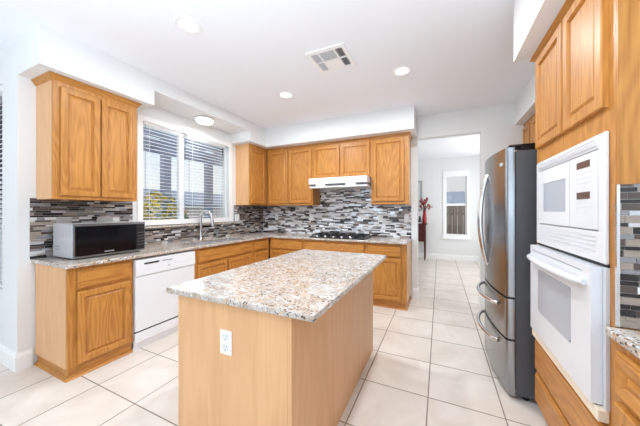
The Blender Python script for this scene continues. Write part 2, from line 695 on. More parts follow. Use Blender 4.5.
# ------------------------------------------------------------------ windows
def window_frame(bm, u0, u1, z0, z1, put, w, mull=None, rail=None, mw=0.06):
    """casing/sash bars; put(bm, u0,u1,z0,z1)"""
    put(bm, u0, u1, z1 - w, z1)
    put(bm, u0, u1, z0, z0 + w)
    put(bm, u0, u0 + w, z0 + w, z1 - w)
    put(bm, u1 - w, u1, z0 + w, z1 - w)
    if mull is not None:
        put(bm, mull - mw / 2, mull + mw / 2, z0 + w, z1 - w)
    if rail is not None:
        put(bm, u0 + w, u1 - w, rail - 0.03, rail + 0.03)


def slats_mesh(u0, u1, z0, z1, pitch, y, depth=0.048, tilt=0.35):
    bm = NB()
    z = z1
    dy, dz = depth / 2 * math.cos(tilt), depth / 2 * math.sin(tilt)
    while z > z0:
        a = [(y - dy, z - dz), (y, z + 0.003), (y + dy, z + dz), (y + dy, z + dz - 0.003), (y, z), (y - dy, z - dz - 0.003)]
        prism(bm, a, u0, u1, axis=0)
        z -= pitch
    return bm


# sink window: local frame x along world y, front (-y) faces the kitchen
w1 = bpy.data.objects.new('window_1', None)
C.objects.link(w1)
w1.location = (XL, LW[0], 0)
w1.rotation_euler = (0, 0, PI / 2)
w1['kind'] = 'structure'
tag(w1, 'white two-light window over the sink', 'window')
WW = LW[1] - LW[0]
MU = 0.60                                    # mullion along the wall (from the left jamb)
bm = NB()
window_frame(bm, 0, WW, LW[2], LW[3], lambda b_, a, c, d, e: box(b_, a, c, 0.09, 0.15, d, e), 0.05, MU, None, 0.07)
obj('window_frame', bm, M['trim'], w1)
bm = NB()
window_frame(bm, -0.045, WW + 0.004, LW[2] - 0.01, LW[3] + 0.035, lambda b_, a, c, d, e: box(b_, a, c, -0.014, -0.001, d, e), 0.062)
obj('window_casing', bm, M['trim'], w1)
bm = NB()
box(bm, 0.03, WW - 0.03, 0.118, 0.122, LW[2] + 0.03, LW[3] - 0.03)
obj('window_pane', bm, M['glass'], w1)
bm = NB()
box(bm, -0.09, WW + 0.045, -0.045, 0.0, 1.118, 1.146, bev=0.006)
box(bm, 0, WW, 0.0, 0.09, 1.118, LW[2] - 0.001)
ob = obj('window_sill', bm, M['granite'], w1)


def blind(name, label, u0, u1, rootloc, rz, y, z0, z1, pitch=0.0445, tilt=0.07, group=None, cord=0.05):
    t = thing(name, label, 'blind', rootloc, rz, group)
    obj('slats', slats_mesh(u0, u1, z0 + 0.03, z1 - 0.06, pitch, y, tilt=tilt), M['slat'], t)
    bm = NB()
    box(bm, u0, u1, y - 0.03, y + 0.03, z1 - 0.05, z1, bev=0.004)
    obj('head_rail', bm, M['trim'], t)
    bm = NB()
    box(bm, u0, u1, y - 0.026, y + 0.026, z0, z0 + 0.022, bev=0.004)
    obj('bottom_rail', bm, M['trim'], t)
    bm = NB()
    for f in (0.12, 0.88):
        uu = u0 + (u1 - u0) * f
        box(bm, uu - 0.002, uu + 0.002, y - 0.028, y - 0.026, z0, z1 - 0.04)
        obj('ladder_cord', bm, M['trim'], t)
        bm = NB()
    tube(bm, [(u0 + cord, y - 0.034, z1 - 0.05), (u0 + cord, y - 0.036, z0 + 0.25)], 0.003, 6)
    obj('pull_cord', bm, M['grey_line'], t)
    return t


G = 'slatted blinds in the sink window'
blind('window_blind', 'white slatted blind in the left half of the sink window, yellow bush behind it', 0.045, MU - 0.03, (XL, LW[0], 0), PI / 2, 0.045, LW[2] + 0.03, LW[3] - 0.002, group=G, cord=0.01)
blind('window_blind', 'white slatted blind in the right half of the sink window, above the faucet', MU + 0.03, WW - 0.13, (XL, LW[0], 0), PI / 2, 0.045, LW[2] + 0.03, LW[3] - 0.002, group=G, cord=0.02)

# nook window at the far left edge
w2 = bpy.data.objects.new('window_2', None)
C.objects.link(w2)
w2.location = (NWIN[0], YN, 0)
w2['kind'] = 'structure'
tag(w2, 'white window in the nook wall at the left edge', 'window')
nw = NWIN[1] - NWIN[0]
bm = NB()
window_frame(bm, 0, nw, NWIN[2], NWIN[3], lambda b_, a, c, d, e: box(b_, a, c, 0.08, 0.14, d, e), 0.05, nw / 2)
obj('window_frame', bm, M['trim'], w2)
bm = NB()
box(bm, 0.02, nw - 0.02, 0.11, 0.114, NWIN[2] + 0.02, NWIN[3] - 0.02)
obj('window_pane', bm, M['glass'], w2)
blind('window_blind', 'white slatted blind in the nook window at the left edge', 0.01, nw - 0.01, (NWIN[0], YN, 0), 0, 0.04, NWIN[2] + 0.01, NWIN[3] - 0.002, tilt=0.75)

# far room window
w3 = bpy.data.objects.new('window_3', None)
C.objects.link(w3)
w3.location = (FWIN[0], YF, 0)
w3['kind'] = 'structure'
tag(w3, 'narrow white sash window in the far room', 'window')
fw = FWIN[1] - FWIN[0]
bm = NB()
window_frame(bm, 0, fw, FWIN[2], FWIN[3], lambda b_, a, c, d, e: box(b_, a, c, 0.05, 0.10, d, e), 0.035, None, 1.50)
obj('window_frame', bm, M['trim'], w3)
bm = NB()
window_frame(bm, -0.05, fw + 0.05, FWIN[2] - 0.03, FWIN[3] + 0.0, lambda b_, a, c, d, e: box(b_, a, c, -0.016, -0.001, d, e), 0.05)
box(bm, -0.05, fw + 0.05, -0.018, -0.001, FWIN[3] + 0.0005, FWIN[3] + 0.1)
obj('window_casing', bm, M['trim'], w3)
bm = NB()
box(bm, -0.075, fw + 0.075, -0.06, 0.05, FWIN[2] - 0.10, FWIN[2] - 0.06, bev=0.006)
box(bm, -0.05, fw + 0.05, -0.02, -0.001, FWIN[2] - 0.06, FWIN[2] - 0.0305)
obj('window_sill', bm, M['trim'], w3)
bm = NB()
box(bm, 0.02, fw - 0.02, 0.078, 0.082, FWIN[2] + 0.02, FWIN[3] - 0.02)
obj('window_pane', bm, M['glass'], w3)

# rear glazing bars (behind the camera, seen only as reflections)
bm = NB()
window_frame(bm, -4.4, 1.2, 0.15, 2.45, lambda b_, a, c, d, e: box(b_, a, c, YR - 0.09, YR - 0.05, d, e), 0.06, -1.6)
struct('window_4', bm, M['trim'], label='wide rear window frame')
bm = NB()
window_frame(bm, -3.3, -0.9, 0.15, 2.45, lambda b_, a, c, d, e: box(b_, XN - 0.09, XN - 0.05, a, c, d, e), 0.06, -2.1)
struct('window_5', bm, M['trim'], label='wide nook side window frame')

# ------------------------------------------------------------------ cabinets (local: front faces -y, x left to right)
def door_mesh(w, h, sw=0.052, t=0.022):
    """rails and stiles with a routed inner edge, origin at lower left, front at y=-t"""
    bm = NB()
    out = [(0, 0), (w, 0), (w, h), (0, h)]
    def ring(i, y):
        return [bm.verts.new((min(max(x, i), w - i), y, min(max(z, i), h - i))) for x, z in out]
    r = [ring(0, 0), ring(0, -t + 0.004), ring(0.004, -t), ring(sw - 0.007, -t), ring(sw - 0.003, -t + 0.006), ring(sw, -t + 0.014), ring(sw, 0)]
    for a, b_ in zip(r[:-1], r[1:]):
        for k in range(4):
            j = (k + 1) % 4
            bm.faces.new((a[k], a[j], b_[j], b_[k]))
    a, b_ = r[-1], r[0]
    for k in range(4):
        j = (k + 1) % 4
        bm.faces.new((a[k], a[j], b_[j], b_[k]))
    return bm


def door_panel_mesh(w, h, sw=0.052, t=0.022):
    bm = NB()
    out = [(0, 0), (w, 0), (w, h), (0, h)]
    def ring(i, y):
        return [bm.verts.new((min(max(x, i), w - i), y, min(max(z, i), h - i))) for x, z in out]
    s = sw + 0.0008
    r = [ring(s, -0.004), ring(s, -t + 0.0145), ring(s + 0.008, -t + 0.0145), ring(s + 0.020, -t + 0.007)]
    for a, b_ in zip(r[:-1], r[1:]):
        for k in range(4):
            j = (k + 1) % 4
            bm.faces.new((a[k], a[j], b_[j], b_[k]))
    bm.faces.new(r[-1])
    bm.faces.new(r[0][::-1])
    return bm


def add_door(root, x0, x1, z0, z1, sw=0.052):
    w, h = x1 - x0, z1 - z0
    d = obj('door', door_mesh(w, h, sw), M['oak_v'], root)
    d.location = (x0, -0.0005, z0)
    obj('raised_panel', door_panel_mesh(w, h, sw), M['oak_v'], d)
    return d


def add_drawer(root, x0, x1, z0, z1, name='drawer', raised=False):
    w, h = x1 - x0, z1 - z0
    bm = NB()
    out = [(0, 0), (w, 0), (w, h), (0, h)]
    def ring(i, y):
        return [bm.verts.new((min(max(x, i), w - i), y, min(max(z, i), h - i))) for x, z in out]
    r = [ring(0, 0), ring(0, -0.012), ring(0.004, -0.015), ring(0.011, -0.015), ring(0.014, -0.022)]
    if raised:
        r += [ring(0.045, -0.019), ring(0.05, -0.012), ring(0.056, -0.012), ring(0.072, -0.017)]
    for a, b_ in zip(r[:-1], r[1:]):
        for k in range(4):
            j = (k + 1) % 4
            bm.faces.new((a[k], a[j], b_[j], b_[k]))
    bm.faces.new(r[-1])
    bm.faces.new(r[0][::-1])
    d = obj(name, bm, M['oak_h'], root)
    d.location = (x0, -0.0005, z0)
    return d


CROWN = [(0, -0.055), (0.006, -0.055), (0.010, -0.045), (0.020, -0.030), (0.026, -0.018), (0.034, -0.012), (0.034, 0), (0, 0)]


def cabinet(name, label, loc, rz, w, depth, z0, z1, fronts, base=True, group=None, end_left=False, end_right=False, crown=None, toe_left=False, toe_right=False, body=None):
    t = thing(name, label, 'cabinet', loc, rz, group)
    bm = NB()
    b0 = 0.092 if base else z0
    x0, x1 = (body if body else (0, w))
    # face frame and box in one carcass
    box(bm, x0 + (0.005 if end_left else 0), x1 - (0.005 if end_right else 0), 0.0 if x0 == 0 and x1 == w else 0.0, depth, b0, z1)
    obj('carcass', bm, M['oak_v'], t)
    if end_left:
        bm = NB()
        box(bm, 0, 0.0048, 0.02, depth, b0, z1)
        obj('end_panel', bm, M['paler'], t)
        bm = NB()
        box(bm, 0, 0.0048, 0, 0.0198, b0, z1)
        obj('end_stile', bm, M['oak_v'], t)
    if end_right:
        bm = NB()
        box(bm, w - 0.0048, w, 0.02, depth, b0, z1)
        obj('end_panel', bm, M['paler'], t)
        bm = NB()
        box(bm, w - 0.0048, w, 0, 0.0198, b0, z1)
        obj('end_stile', bm, M['oak_v'], t)
    if base:
        bm = NB()
        ins = 0.014
        a = x0 + (ins if toe_left else 0)
        c = x1 - (ins if toe_right else 0)
        box(bm, a, c, 0.02, depth, 0.0, 0.0915)
        SH = [(0, 0.0005), (0.022, 0.0005), (0.020, 0.006), (0.010, 0.014), (0.008, 0.026), (0, 0.03)]
        path = [(a, 0.02), (c, 0.02)]
        if toe_left:
            path = [(a, depth)] + path
        if toe_right:
            path = path + [(c, depth)]
        sweep(bm, path, SH)
        obj('toe_kick', bm, M['oak_h'], t)
    for f in fronts:
        if f[0] == 'door':
            add_door(t, *f[1:])
        elif f[0] == 'raised':
            add_drawer(t, *f[1:], raised=True)
        else:
            add_drawer(t, *f[1:])
    if crown:
        path = [(0, 0), (w, 0)]
        if 'l' in crown:
            path = [(0, depth)] + path
        if 'r' in crown:
            path = path + [(w, depth)]
        bm = NB()
        k = 0.9 if 'l' in crown else 0.55
        sweep(bm, path, [(o * k, z1 + z * 0.85) for o, z in CROWN])
        obj('crown_molding', bm, M['oak_h'], t)
    return t


FL = -2.622          # face plane of the left base run (door faces 19 mm proud)
FB = 3.602           # face plane of the back base run
R90 = PI / 2
DPL = FL - XL - 0.012
ZT = 0.882

# left base run (x local = world y)
cabinet('base_cabinet', 'oak base cabinet with one drawer and one door at the near end below the microwave', (FL, 0.99, 0), R90, 0.474, DPL, 0, ZT,
        [('drawer', 0.06, 0.446, 0.705, 0.855), ('door', 0.06, 0.446, 0.112, 0.682)], end_left=True, toe_left=True)
cabinet('sink_cabinet', 'wide oak base cabinet under the sink with a long false drawer and two doors', (FL, 2.125, 0), R90, 1.048, DPL, 0, 0.66,
        [('drawer', 0.05, 1.0, 0.705, 0.855), ('door', 0.05, 0.515, 0.112, 0.682), ('door', 0.535, 1.0, 0.112, 0.682)])
sinkcab = [o for o in C.objects if o.name.startswith('sink_cabinet')][0]
bm = NB()
box(bm, 0, 1.048, 0, 0.02, 0.6602, ZT)
obj('face_rail', bm, M['oak_h'], sinkcab)
cabinet('base_cabinet', 'narrow oak base cabinet between the sink cabinet and the room corner', (FL, 3.174, 0), R90, 0.427, DPL, 0, ZT,
        [('drawer', 0.03, 0.385, 0.705, 0.855), ('door', 0.03, 0.385, 0.112, 0.682)])
# back base run
DPB = YB - FB - 0.012
cabinet('base_cabinet', 'oak corner base cabinet left of the cooktop', (-2.601, FB, 0), 0, 0.635, DPB, 0, ZT,
        [('drawer', 0.035, 0.625, 0.705, 0.855), ('door', 0.035, 0.625, 0.112, 0.682)])
cabinet('base_cabinet', 'oak base cabinet below the black cooktop', (-1.965, FB, 0), 0, 1.021, DPB, 0, ZT,
        [('drawer', 0.02, 0.995, 0.705, 0.855), ('door', 0.02, 0.5, 0.112, 0.682), ('door', 0.515, 0.995, 0.112, 0.682)])
cabinet('base_cabinet', 'oak base cabinet at the right end of the back counter beside the doorway', (-0.943, FB, 0), 0, 0.548, DPB, 0, ZT,
        [('drawer', 0.02, 0.474, 0.705, 0.855), ('door', 0.02, 0.474, 0.112, 0.682)], end_right=True, toe_right=True)

# upper cabinets
UF = -2.888
cabinet('wall_cabinet', 'two-door oak wall cabinet left of the sink window above the microwave', (UF, 1.0, 0), R90, 0.652, UF - XL - 0.001, 1.43, 2.462,
        [('door', 0.045, 0.322, 1.46, 2.375), ('door', 0.334, 0.612, 1.46, 2.375)], base=False, end_left=True, end_right=True, crown='lr')
cabinet('wall_cabinet', 'narrow oak wall cabinet right of the sink window with its door facing the window wall', (UF, 3.425, 0), R90, 0.761, UF - XL - 0.001, 1.43, 2.462,
        [('door', 0.03, 0.405, 1.455, 2.385)], base=False, end_left=True)
UB = 3.888
DPU = YB - UB - 0.001
cabinet('wall_cabinet', 'two-door oak wall cabinet left of the range hood', (-2.866, UB, 0), 0, 0.927, DPU, 1.43, 2.456,
        [('door', 0.03, 0.445, 1.465, 2.385), ('door', 0.475, 0.905, 1.465, 2.385)], base=False, crown='')
cabinet('wall_cabinet', 'short two-door oak wall cabinet above the range hood', (-1.938, UB, 0), 0, 0.994, DPU, 1.852, 2.456,
        [('door', 0.025, 0.482, 1.872, 2.385), ('door', 0.512, 0.972, 1.872, 2.385)], base=False, crown='')
cabinet('wall_cabinet', 'single-door oak wall cabinet right of the range hood', (-0.943, UB, 0), 0, 0.543, DPU, 1.43, 2.456,
        [('door', 0.03, 0.48, 1.475, 2.385)], base=False, crown='r', end_right=True)

# ------------------------------------------------------------------ countertops
def slab(name, label, outer, holes, z0, z1):
    bm = NB()
    edges = []
    for lp in [outer] + holes:
        vs = [bm.verts.new((x, y, z1)) for x, y in lp]
        edges += [bm.edges.new((vs[i], vs[(i + 1) % len(vs)])) for i in range(len(vs))]
    r = bmesh.ops.triangle_fill(bm, use_beauty=True, use_dissolve=False, edges=edges)
    fs = [g for g in r['geom'] if isinstance(g, bmesh.types.BMFace)]
    e = bmesh.ops.extrude_face_region(bm, geom=fs)
    bmesh.ops.translate(bm, verts=[v for v in e['geom'] if isinstance(v, bmesh.types.BMVert)], vec=(0, 0, z0 - z1))
    o = obj(name, bm, M['granite'], bevel=0.006)
    return tag(o, label, 'countertop')


def rrect(x0, x1, y0, y1, r, k=4):
    pts = []
    for cx, cy, a0 in ((x1 - r, y0 + r, -PI / 2), (x1 - r, y1 - r, 0), (x0 + r, y1 - r, PI / 2), (x0 + r, y0 + r, PI)):
        for i in range(k + 1):
            a = a0 + PI / 2 * i / k
            pts.append((cx + r * math.cos(a), cy + r * math.sin(a)))
    return pts


SX0, SX1, SY0, SY1 = -3.07, -2.645, 2.2, 3.12
slab('countertop', 'speckled granite countertop running along the window wall and under the hood',
     [(XL + 0.002, 0.968), (-2.58, 0.968), (-2.58, 3.56), (-0.383, 3.56), (-0.383, YB - 0.002), (XL + 0.002, YB - 0.002)],
     [rrect(SX0, SX1, SY0, SY1, 0.05)], 0.884, 0.914)
slab('island_countertop', 'large speckled granite slab on top of the kitchen island', [(-1.35, 0.92), (-0.4545, 0.92), (-0.4545, 2.475), (-1.35, 2.475)], [], 0.884, 0.914)
slab('countertop', 'speckled granite countertop beside the wall ovens at the right edge', [(0.543, 0.25), (XR - 0.002, 0.25), (XR - 0.002, 1.285), (0.543, 1.285)], [], 0.884, 0.914)

# ------------------------------------------------------------------ island
IX0, IX1, IY0, IY1 = -1.293, -0.575, 0.952, 2.44
isl = thing('kitchen_island', 'oak kitchen island with plain veneer sides under the granite slab', 'kitchen island', ((IX0 + IX1) / 2, (IY0 + IY1) / 2, 0))
hx, hy = (IX1 - IX0) / 2, (IY1 - IY0) / 2
bm = NB()
box(bm, -hx + 0.006, hx - 0.006, -hy + 0.006, hy - 0.006, 0, 0.883)
obj('carcass', bm, M['oak_v'], isl)
bm = NB()
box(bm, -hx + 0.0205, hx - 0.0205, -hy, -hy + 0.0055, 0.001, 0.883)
obj('end_panel', bm, M['paler'], isl)
bm = NB()
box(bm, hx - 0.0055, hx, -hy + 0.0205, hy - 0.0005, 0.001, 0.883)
obj('side_panel', bm, M['paler'], isl)
bm = NB()
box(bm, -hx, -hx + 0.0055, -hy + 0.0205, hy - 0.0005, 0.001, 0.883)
obj('side_panel', bm, M['paler'], isl)
for s in (-1, 1):
    bm = NB()
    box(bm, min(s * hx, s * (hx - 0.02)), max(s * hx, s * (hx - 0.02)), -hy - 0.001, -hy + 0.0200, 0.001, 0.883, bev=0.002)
    obj('corner_trim', bm, M['paler'], isl)


def outlet_plate_mesh(w=0.074, h=0.118):
    bm = NB()
    box(bm, -w / 2, w / 2, -0.006, 0, -h / 2, h / 2, bev=0.003, seg=2)
    return bm


def socket_meshes(parent, xs, kind='outlet', mat=None, dx=0.0, dz=0.0, dy=0.0):
    for x in xs:
        if kind == 'outlet':
            for zz in (-0.026, 0.026):
                bm = NB()
                box(bm, x - 0.017, x + 0.017, -0.0085, -0.0062, zz - 0.016, zz + 0.016, bev=0.004, seg=2)
                s = obj('socket', bm, M['appliance_soft'], parent)
                bm = NB()
                for q, hh in ((-0.007, 0.005), (0.007, 0.006)):
                    box(bm, x + q - 0.0012, x + q + 0.0012, -0.0089, -0.0086, zz + 0.001, zz + 0.001 + 2 * hh)
                box(bm, x - 0.003, x + 0.003, -0.0089, -0.0086, zz - 0.011, zz - 0.005)
                obj('slots', bm, M['shadow_gap'], s)
        else:
            bm = NB()
            prism(bm, [(-0.0062, -0.033), (-0.0075, -0.033), (-0.010, 0.033), (-0.0062, 0.033)], x - 0.017, x + 0.017, axis=0)
            obj('rocker', bm, M['appliance_soft'], parent)


pl = obj('outlet_plate', outlet_plate_mesh(), M['plate'], isl)
pl.location = (-0.945 - (IX0 + IX1) / 2, -hy - 0.0003, 0.69)
pl['label'] = 'white duplex outlet plate'
bm = NB()
for zz in (-0.026, 0.026):
    box(bm, -0.017, 0.017, -0.0085, -0.0061, zz - 0.016, zz + 0.016, bev=0.004, seg=2)
    obj('socket', bm, M['appliance_soft'], pl)
    bm = NB()
for zz in (-0.026, 0.026):
    for q, hh in ((-0.007, 0.005), (0.007, 0.006)):
        box(bm, q - 0.0014, q + 0.0014, -0.0091, -0.0086, zz + 0.001, zz + 0.001 + 2 * hh)
        obj('slot', bm, M['shadow_gap'], pl)
        bm = NB()
    box(bm, -0.003, 0.003, -0.0091, -0.0086, zz - 0.011, zz - 0.005)
    obj('slot', bm, M['shadow_gap'], pl)
    bm = NB()
bm.free()

# ------------------------------------------------------------------ mosaic backsplashes
def mosaic(name, label, loc, rz, rects, seed, weights):
    """linear glass and stone mosaic; rects of (x0,x1,z0,z1) in local wall coordinates, front at -y"""
    rnd = random.Random(seed)
    bm = NB()
    z0 = min(r[2] for r in rects)
    z1 = max(r[3] for r in rects)
    x0 = min(r[0] for r in rects)
    x1 = max(r[1] for r in rects)
    for r in rects:
        box(bm, r[0], r[1], -0.005, 0, r[2], r[3], mi=7)
    g = 0.0011
    z = z0
    k = 0
    while z < z1:
        hgt = (0.0255, 0.0145, 0.0255, 0.018)[k % 4]
        k += 1
        x = x0 - rnd.random() * 0.15
        while x < x1:
            ln = rnd.choice((0.05, 0.075, 0.1, 0.1, 0.14))
            mi = rnd.choices(range(7), weights)[0]
            for r in rects:
                a, b_ = max(x + g, r[0]), min(x + ln - g, r[1])
                c, d = max(z + g, r[2]), min(z + hgt - g, r[3])
                if b_ - a > 0.004 and d - c > 0.003:
                    y = -0.0075 - rnd.random() * 0.001
                    vs = [bm.verts.new(p) for p in ((a, y, c), (b_, y, c), (b_, y, d), (a, y, d), (a, -0.005, c), (b_, -0.005, c), (b_, -0.005, d), (a, -0.005, d))]
                    for q in ((0, 1, 2, 3), (0, 4, 5, 1), (1, 5, 6, 2), (2, 6, 7, 3), (3, 7, 4, 0)):
                        f = bm.faces.new([vs[i] for i in q])
                        f.material_index = mi
            x += ln
        z += hgt
    o = obj(name, bm, TILE_MATS)
    o.location = loc
    o.rotation_euler = (0, 0, rz)
    return tag(o, label, 'backsplash')


mosaic('tile_backsplash', 'linear mosaic backsplash on the window wall behind microwave and faucet', (XL + 0.0005, 0, 0), R90,
       [(0.96, 1.775, 0.9145, 1.441), (1.775, 3.375, 0.9145, 1.117), (3.375, YB - 0.001, 0.9145, 1.429)], 3, (22, 22, 18, 22, 8, 2, 5))  # darker mix than the back wall, standing in for weaker reflections
mosaic('tile_backsplash', 'linear mosaic backsplash on the back wall behind the cooktop', (0, YB - 0.0005, 0), 0,
       [(XL + 0.009, -1.94, 0.9145, 1.4295), (-1.94, -0.943, 0.9145, 1.70), (-0.943, -0.395, 0.9145, 1.4295)], 8, (20, 6, 14, 9, 18, 24, 9))  # same mosaic, whiter mix: this wall's reflections put into the tile colours
bs = mosaic('tile_backsplash', 'linear mosaic backsplash on the side of the oven tower at the right edge', (0.586, 1.2985, 0), 0,
            [(0, XR - 0.59, 0.9145, 1.425)], 11, (30, 26, 18, 22, 5, 1, 3))
bm = NB()
box(bm, -0.009, -0.0005, -0.010, 0.0, 0.9145, 1.425)
obj('edge_trim', bm, M['bright_metal'], bs)

# ------------------------------------------------------------------ dishwasher
dw = thing('dishwasher', 'white dishwasher with dark handle slot between the base cabinets', 'dishwasher', (FL + 0.002, 1.468, 0), R90)
bm = NB()
box(bm, 0.004, 0.65, 0.0, 0.55, 0.03, 0.868)
obj('tub', bm, M['appliance_soft'], dw)
bm = NB()
box(bm, 0.004, 0.65, -0.026, -0.001, 0.185, 0.702, bev=0.004)
obj('door', bm, M['appliance'], dw)
bm = NB()
prism(bm, [(-0.001, 0.706), (-0.030, 0.706), (-0.034, 0.72), (-0.028, 0.862), (-0.001, 0.866)], 0.004, 0.65, axis=0)
cp = obj('control_panel', bm, M['appliance'], dw)
bm = NB()
box(bm, 0.08, 0.225, -0.0345, -0.0285, 0.812, 0.828, bev=0.002)
obj('handle_slot', bm, M['shadow_gap'], cp)
bm = NB()
box(bm, 0.265, 0.37, -0.034, -0.0285, 0.815, 0.825)
obj('status_window', bm, M['grey_line'], cp)
bm = NB()
for i in range(6):
    box(bm, 0.11 + i * 0.028, 0.128 + i * 0.028, -0.0338, -0.0285, 0.762, 0.767)
    obj('button', bm, M['pale_grey'], cp)
    bm = NB()
for i in range(5):
    box(bm, 0.40 + i * 0.035, 0.418 + i * 0.035, -0.0338, -0.0285, 0.766, 0.772)
    obj('button', bm, M['pale_grey'], cp)
    bm = NB()
bm = NB()
lathe(bm, [(0, 0), (0.012, 0), (0.010, 0.012), (0, 0.013)], 16)
bmesh.ops.rotate(bm, verts=bm.verts[:], cent=(0, 0, 0), matrix=Matrix.Rotation(R90, 3, 'X'))
bmesh.ops.translate(bm, verts=bm.verts[:], vec=(0.335, -0.031, 0.765))
obj('dial', bm, M['pale_grey'], cp)
bm = NB()
box(bm, 0.004, 0.65, -0.015, -0.001, 0.171, 0.184)
obj('gap', bm, M['shadow_gap'], dw)
bm = NB()
box(bm, 0.004, 0.65, -0.022, -0.001, 0.075, 0.170, bev=0.003)
obj('lower_panel', bm, M['appliance'], dw)
bm = NB()
box(bm, 0.004, 0.65, 0.010, 0.03, 0.001, 0.074)
obj('kick_plate', bm, M['appliance_soft'], dw)

# ------------------------------------------------------------------ sink and faucet
sk = thing('sink', 'stainless double-bowl sink set into the granite below the window', 'sink', ((SX0 + SX1) / 2, (SY0 + SY1) / 2, 0.70))
def bowl(y0, y1):
    bm = NB()
    x0, x1 = SX0 - (SX0 + SX1) / 2 + 0.002, SX1 - (SX0 + SX1) / 2 - 0.002
    zt = 0.1835
    o1, i1 = rrect(x0, x1, y0, y1, 0.05), rrect(x0 + 0.008, x1 - 0.008, y0 + 0.008, y1 - 0.008, 0.045)
    bt = rrect(x0 + 0.03, x1 - 0.03, y0 + 0.03, y1 - 0.03, 0.04)
    rings = [[bm.verts.new((p[0], p[1], z)) for p in lp] for lp, z in ((o1, 0.0), (o1, zt), (i1, zt), (i1, 0.04), (bt, 0.012))]
    for a, b_ in zip(rings[:-1], rings[1:]):
        for k in range(len(a)):
            j = (k + 1) % len(a)
            bm.faces.new((a[k], a[j], b_[j], b_[k]))
    bm.faces.new(rings[-1])
    bm.faces.new(rings[0][::-1])
    return bm
hy_ = (SY1 - SY0) / 2
for a, b_ in ((-hy_ + 0.002, -0.003), (0.003, hy_ - 0.002)):
    bo = obj('bowl', bowl(a, b_), M['steel_sink'], sk, smooth=True)
    bm = NB()
    lathe(bm, [(0, 0.016), (0.03, 0.016), (0.042, 0.014), (0.045, 0.0122)], 20, 0, (a + b_) / 2)
    obj('drain', bm, M['chrome'], bo, smooth=True)

fx_, fy_ = -3.115, 2.645
fc = thing('faucet', 'tall arched brushed nickel faucet behind the sink', 'faucet', (fx_, fy_, 0.9145))
bm = NB()
lathe(bm, [(0, 0), (0.03, 0), (0.03, 0.006), (0.024, 0.012), (0.02, 0.05), (0.018, 0.10), (0.0155, 0.11), (0, 0.11)], 20)
obj('base', bm, M['chrome'], fc, smooth=True)
bm = NB()
pts = [(0, 0, 0.105), (0, 0, 0.20), (0, 0, 0.30)]
R = 0.088
for i in range(1, 13):
    a = PI - PI * 0.93 * i / 12
    pts.append((R + R * math.cos(a), 0.06 * (1 - math.cos(PI * i / 12)) / 2 * 0.6, 0.315 + R * math.sin(a)))
tube(bm, pts, 0.0155, 12)
obj('spout', bm, M['chrome'], fc, smooth=True)
bm = NB()
e = Vector(pts[-1])
tube(bm, [e + Vector((0, 0, 0.005)), e + Vector((0.006, 0.002, -0.05)), e + Vector((0.014, 0.004, -0.12)), e + Vector((0.016, 0.005, -0.14))], [0.0165, 0.0195, 0.025, 0.021], 14)
obj('spray_head', bm, M['chrome'], fc, smooth=True)
bm = NB()
tube(bm, [(0, 0.012, 0.07), (0, 0.045, 0.075), (0.0, 0.075, 0.10), (0, 0.10, 0.135)], [0.012, 0.010, 0.007, 0.006], 10)
obj('lever', bm, M['chrome'], fc, smooth=True)
sd = thing('soap_dispenser', 'small brushed nickel soap dispenser right of the faucet', 'soap dispenser', (-3.115, 2.945, 0.9145))
bm = NB()
lathe(bm, [(0, 0), (0.02, 0), (0.02, 0.008), (0.012, 0.014), (0.011, 0.06), (0.013, 0.066), (0.013, 0.08), (0, 0.08)], 16)
obj('pump_body', bm, M['chrome'], sd, smooth=True)
bm = NB()
tube(bm, [(0, 0, 0.078), (0, 0, 0.10), (0.02, 0, 0.108), (0.07, 0.0, 0.098)], 0.006, 8)
obj('nozzle', bm, M['chrome'], sd, smooth=True)

# ------------------------------------------------------------------ countertop microwave
mw = thing('microwave_oven', 'black and silver countertop microwave under the left wall cabinet', 'microwave', (-2.79, 1.088, 0.9145), R90)
W, D, Hh = 0.585, 0.345, 0.305
bm = NB()
box(bm, 0, W, 0.012, D, 0.012, Hh, bev=0.006)
obj('casing', bm, M['silver_paint'], mw)
bm = NB()
box(bm, 0, W, -0.004, 0.0115, 0.012, Hh, bev=0.003)
fr = obj('front_frame', bm, M['steel'], mw)
bm = NB()
box(bm, 0.016, W * 0.845, -0.011, -0.0042, 0.026, Hh - 0.022, bev=0.002)
dr = obj('door', bm, M['black_gloss'], mw)
bm = NB()
box(bm, 0.07, W * 0.76, -0.0116, -0.0112, 0.065, Hh - 0.06)
obj('window', bm, M['black_gloss'], dr)
bm = NB()
for i in range(8):
    box(bm, 0.225 + i * 0.0095, 0.232 + i * 0.0095, -0.0118, -0.0112, 0.043, 0.050)
obj('badge', bm, M['pale_grey'], dr)
bm = NB()
box(bm, W * 0.852, W - 0.008, -0.011, -0.0042, 0.026, Hh - 0.022, bev=0.002)
cp = obj('control_panel', bm, M['black'], mw)
bm = NB()
box(bm, W * 0.875, W - 0.02, -0.0118, -0.0112, 0.245, 0.265)
obj('display', bm, M['shadow_gap'], cp)
bm = NB()
for i in range(5):
    for j in range(3):
        x = W * 0.878 + j * 0.021
        box(bm, x, x + 0.010, -0.0118, -0.0112, 0.075 + i * 0.03, 0.079 + i * 0.03)
        obj('button', bm, M['grey_line'], cp)
        bm = NB()
bm.free()
bm = NB()
for i in range(2):
    for j in range(3):
        box(bm, -0.0006, 0.0, 0.225 + j * 0.032, 0.245 + j * 0.032, 0.07 + i * 0.026, 0.088 + i * 0.026)
obj('vent', bm, M['grey_line'], mw)
for x in (0.05, W - 0.05):
    for y in (0.05, D - 0.05):
        bm = NB()
        lathe(bm, [(0, 0), (0.014, 0), (0.016, 0.013), (0, 0.013)], 12, x, y)
        obj('foot', bm, M['black'], mw)

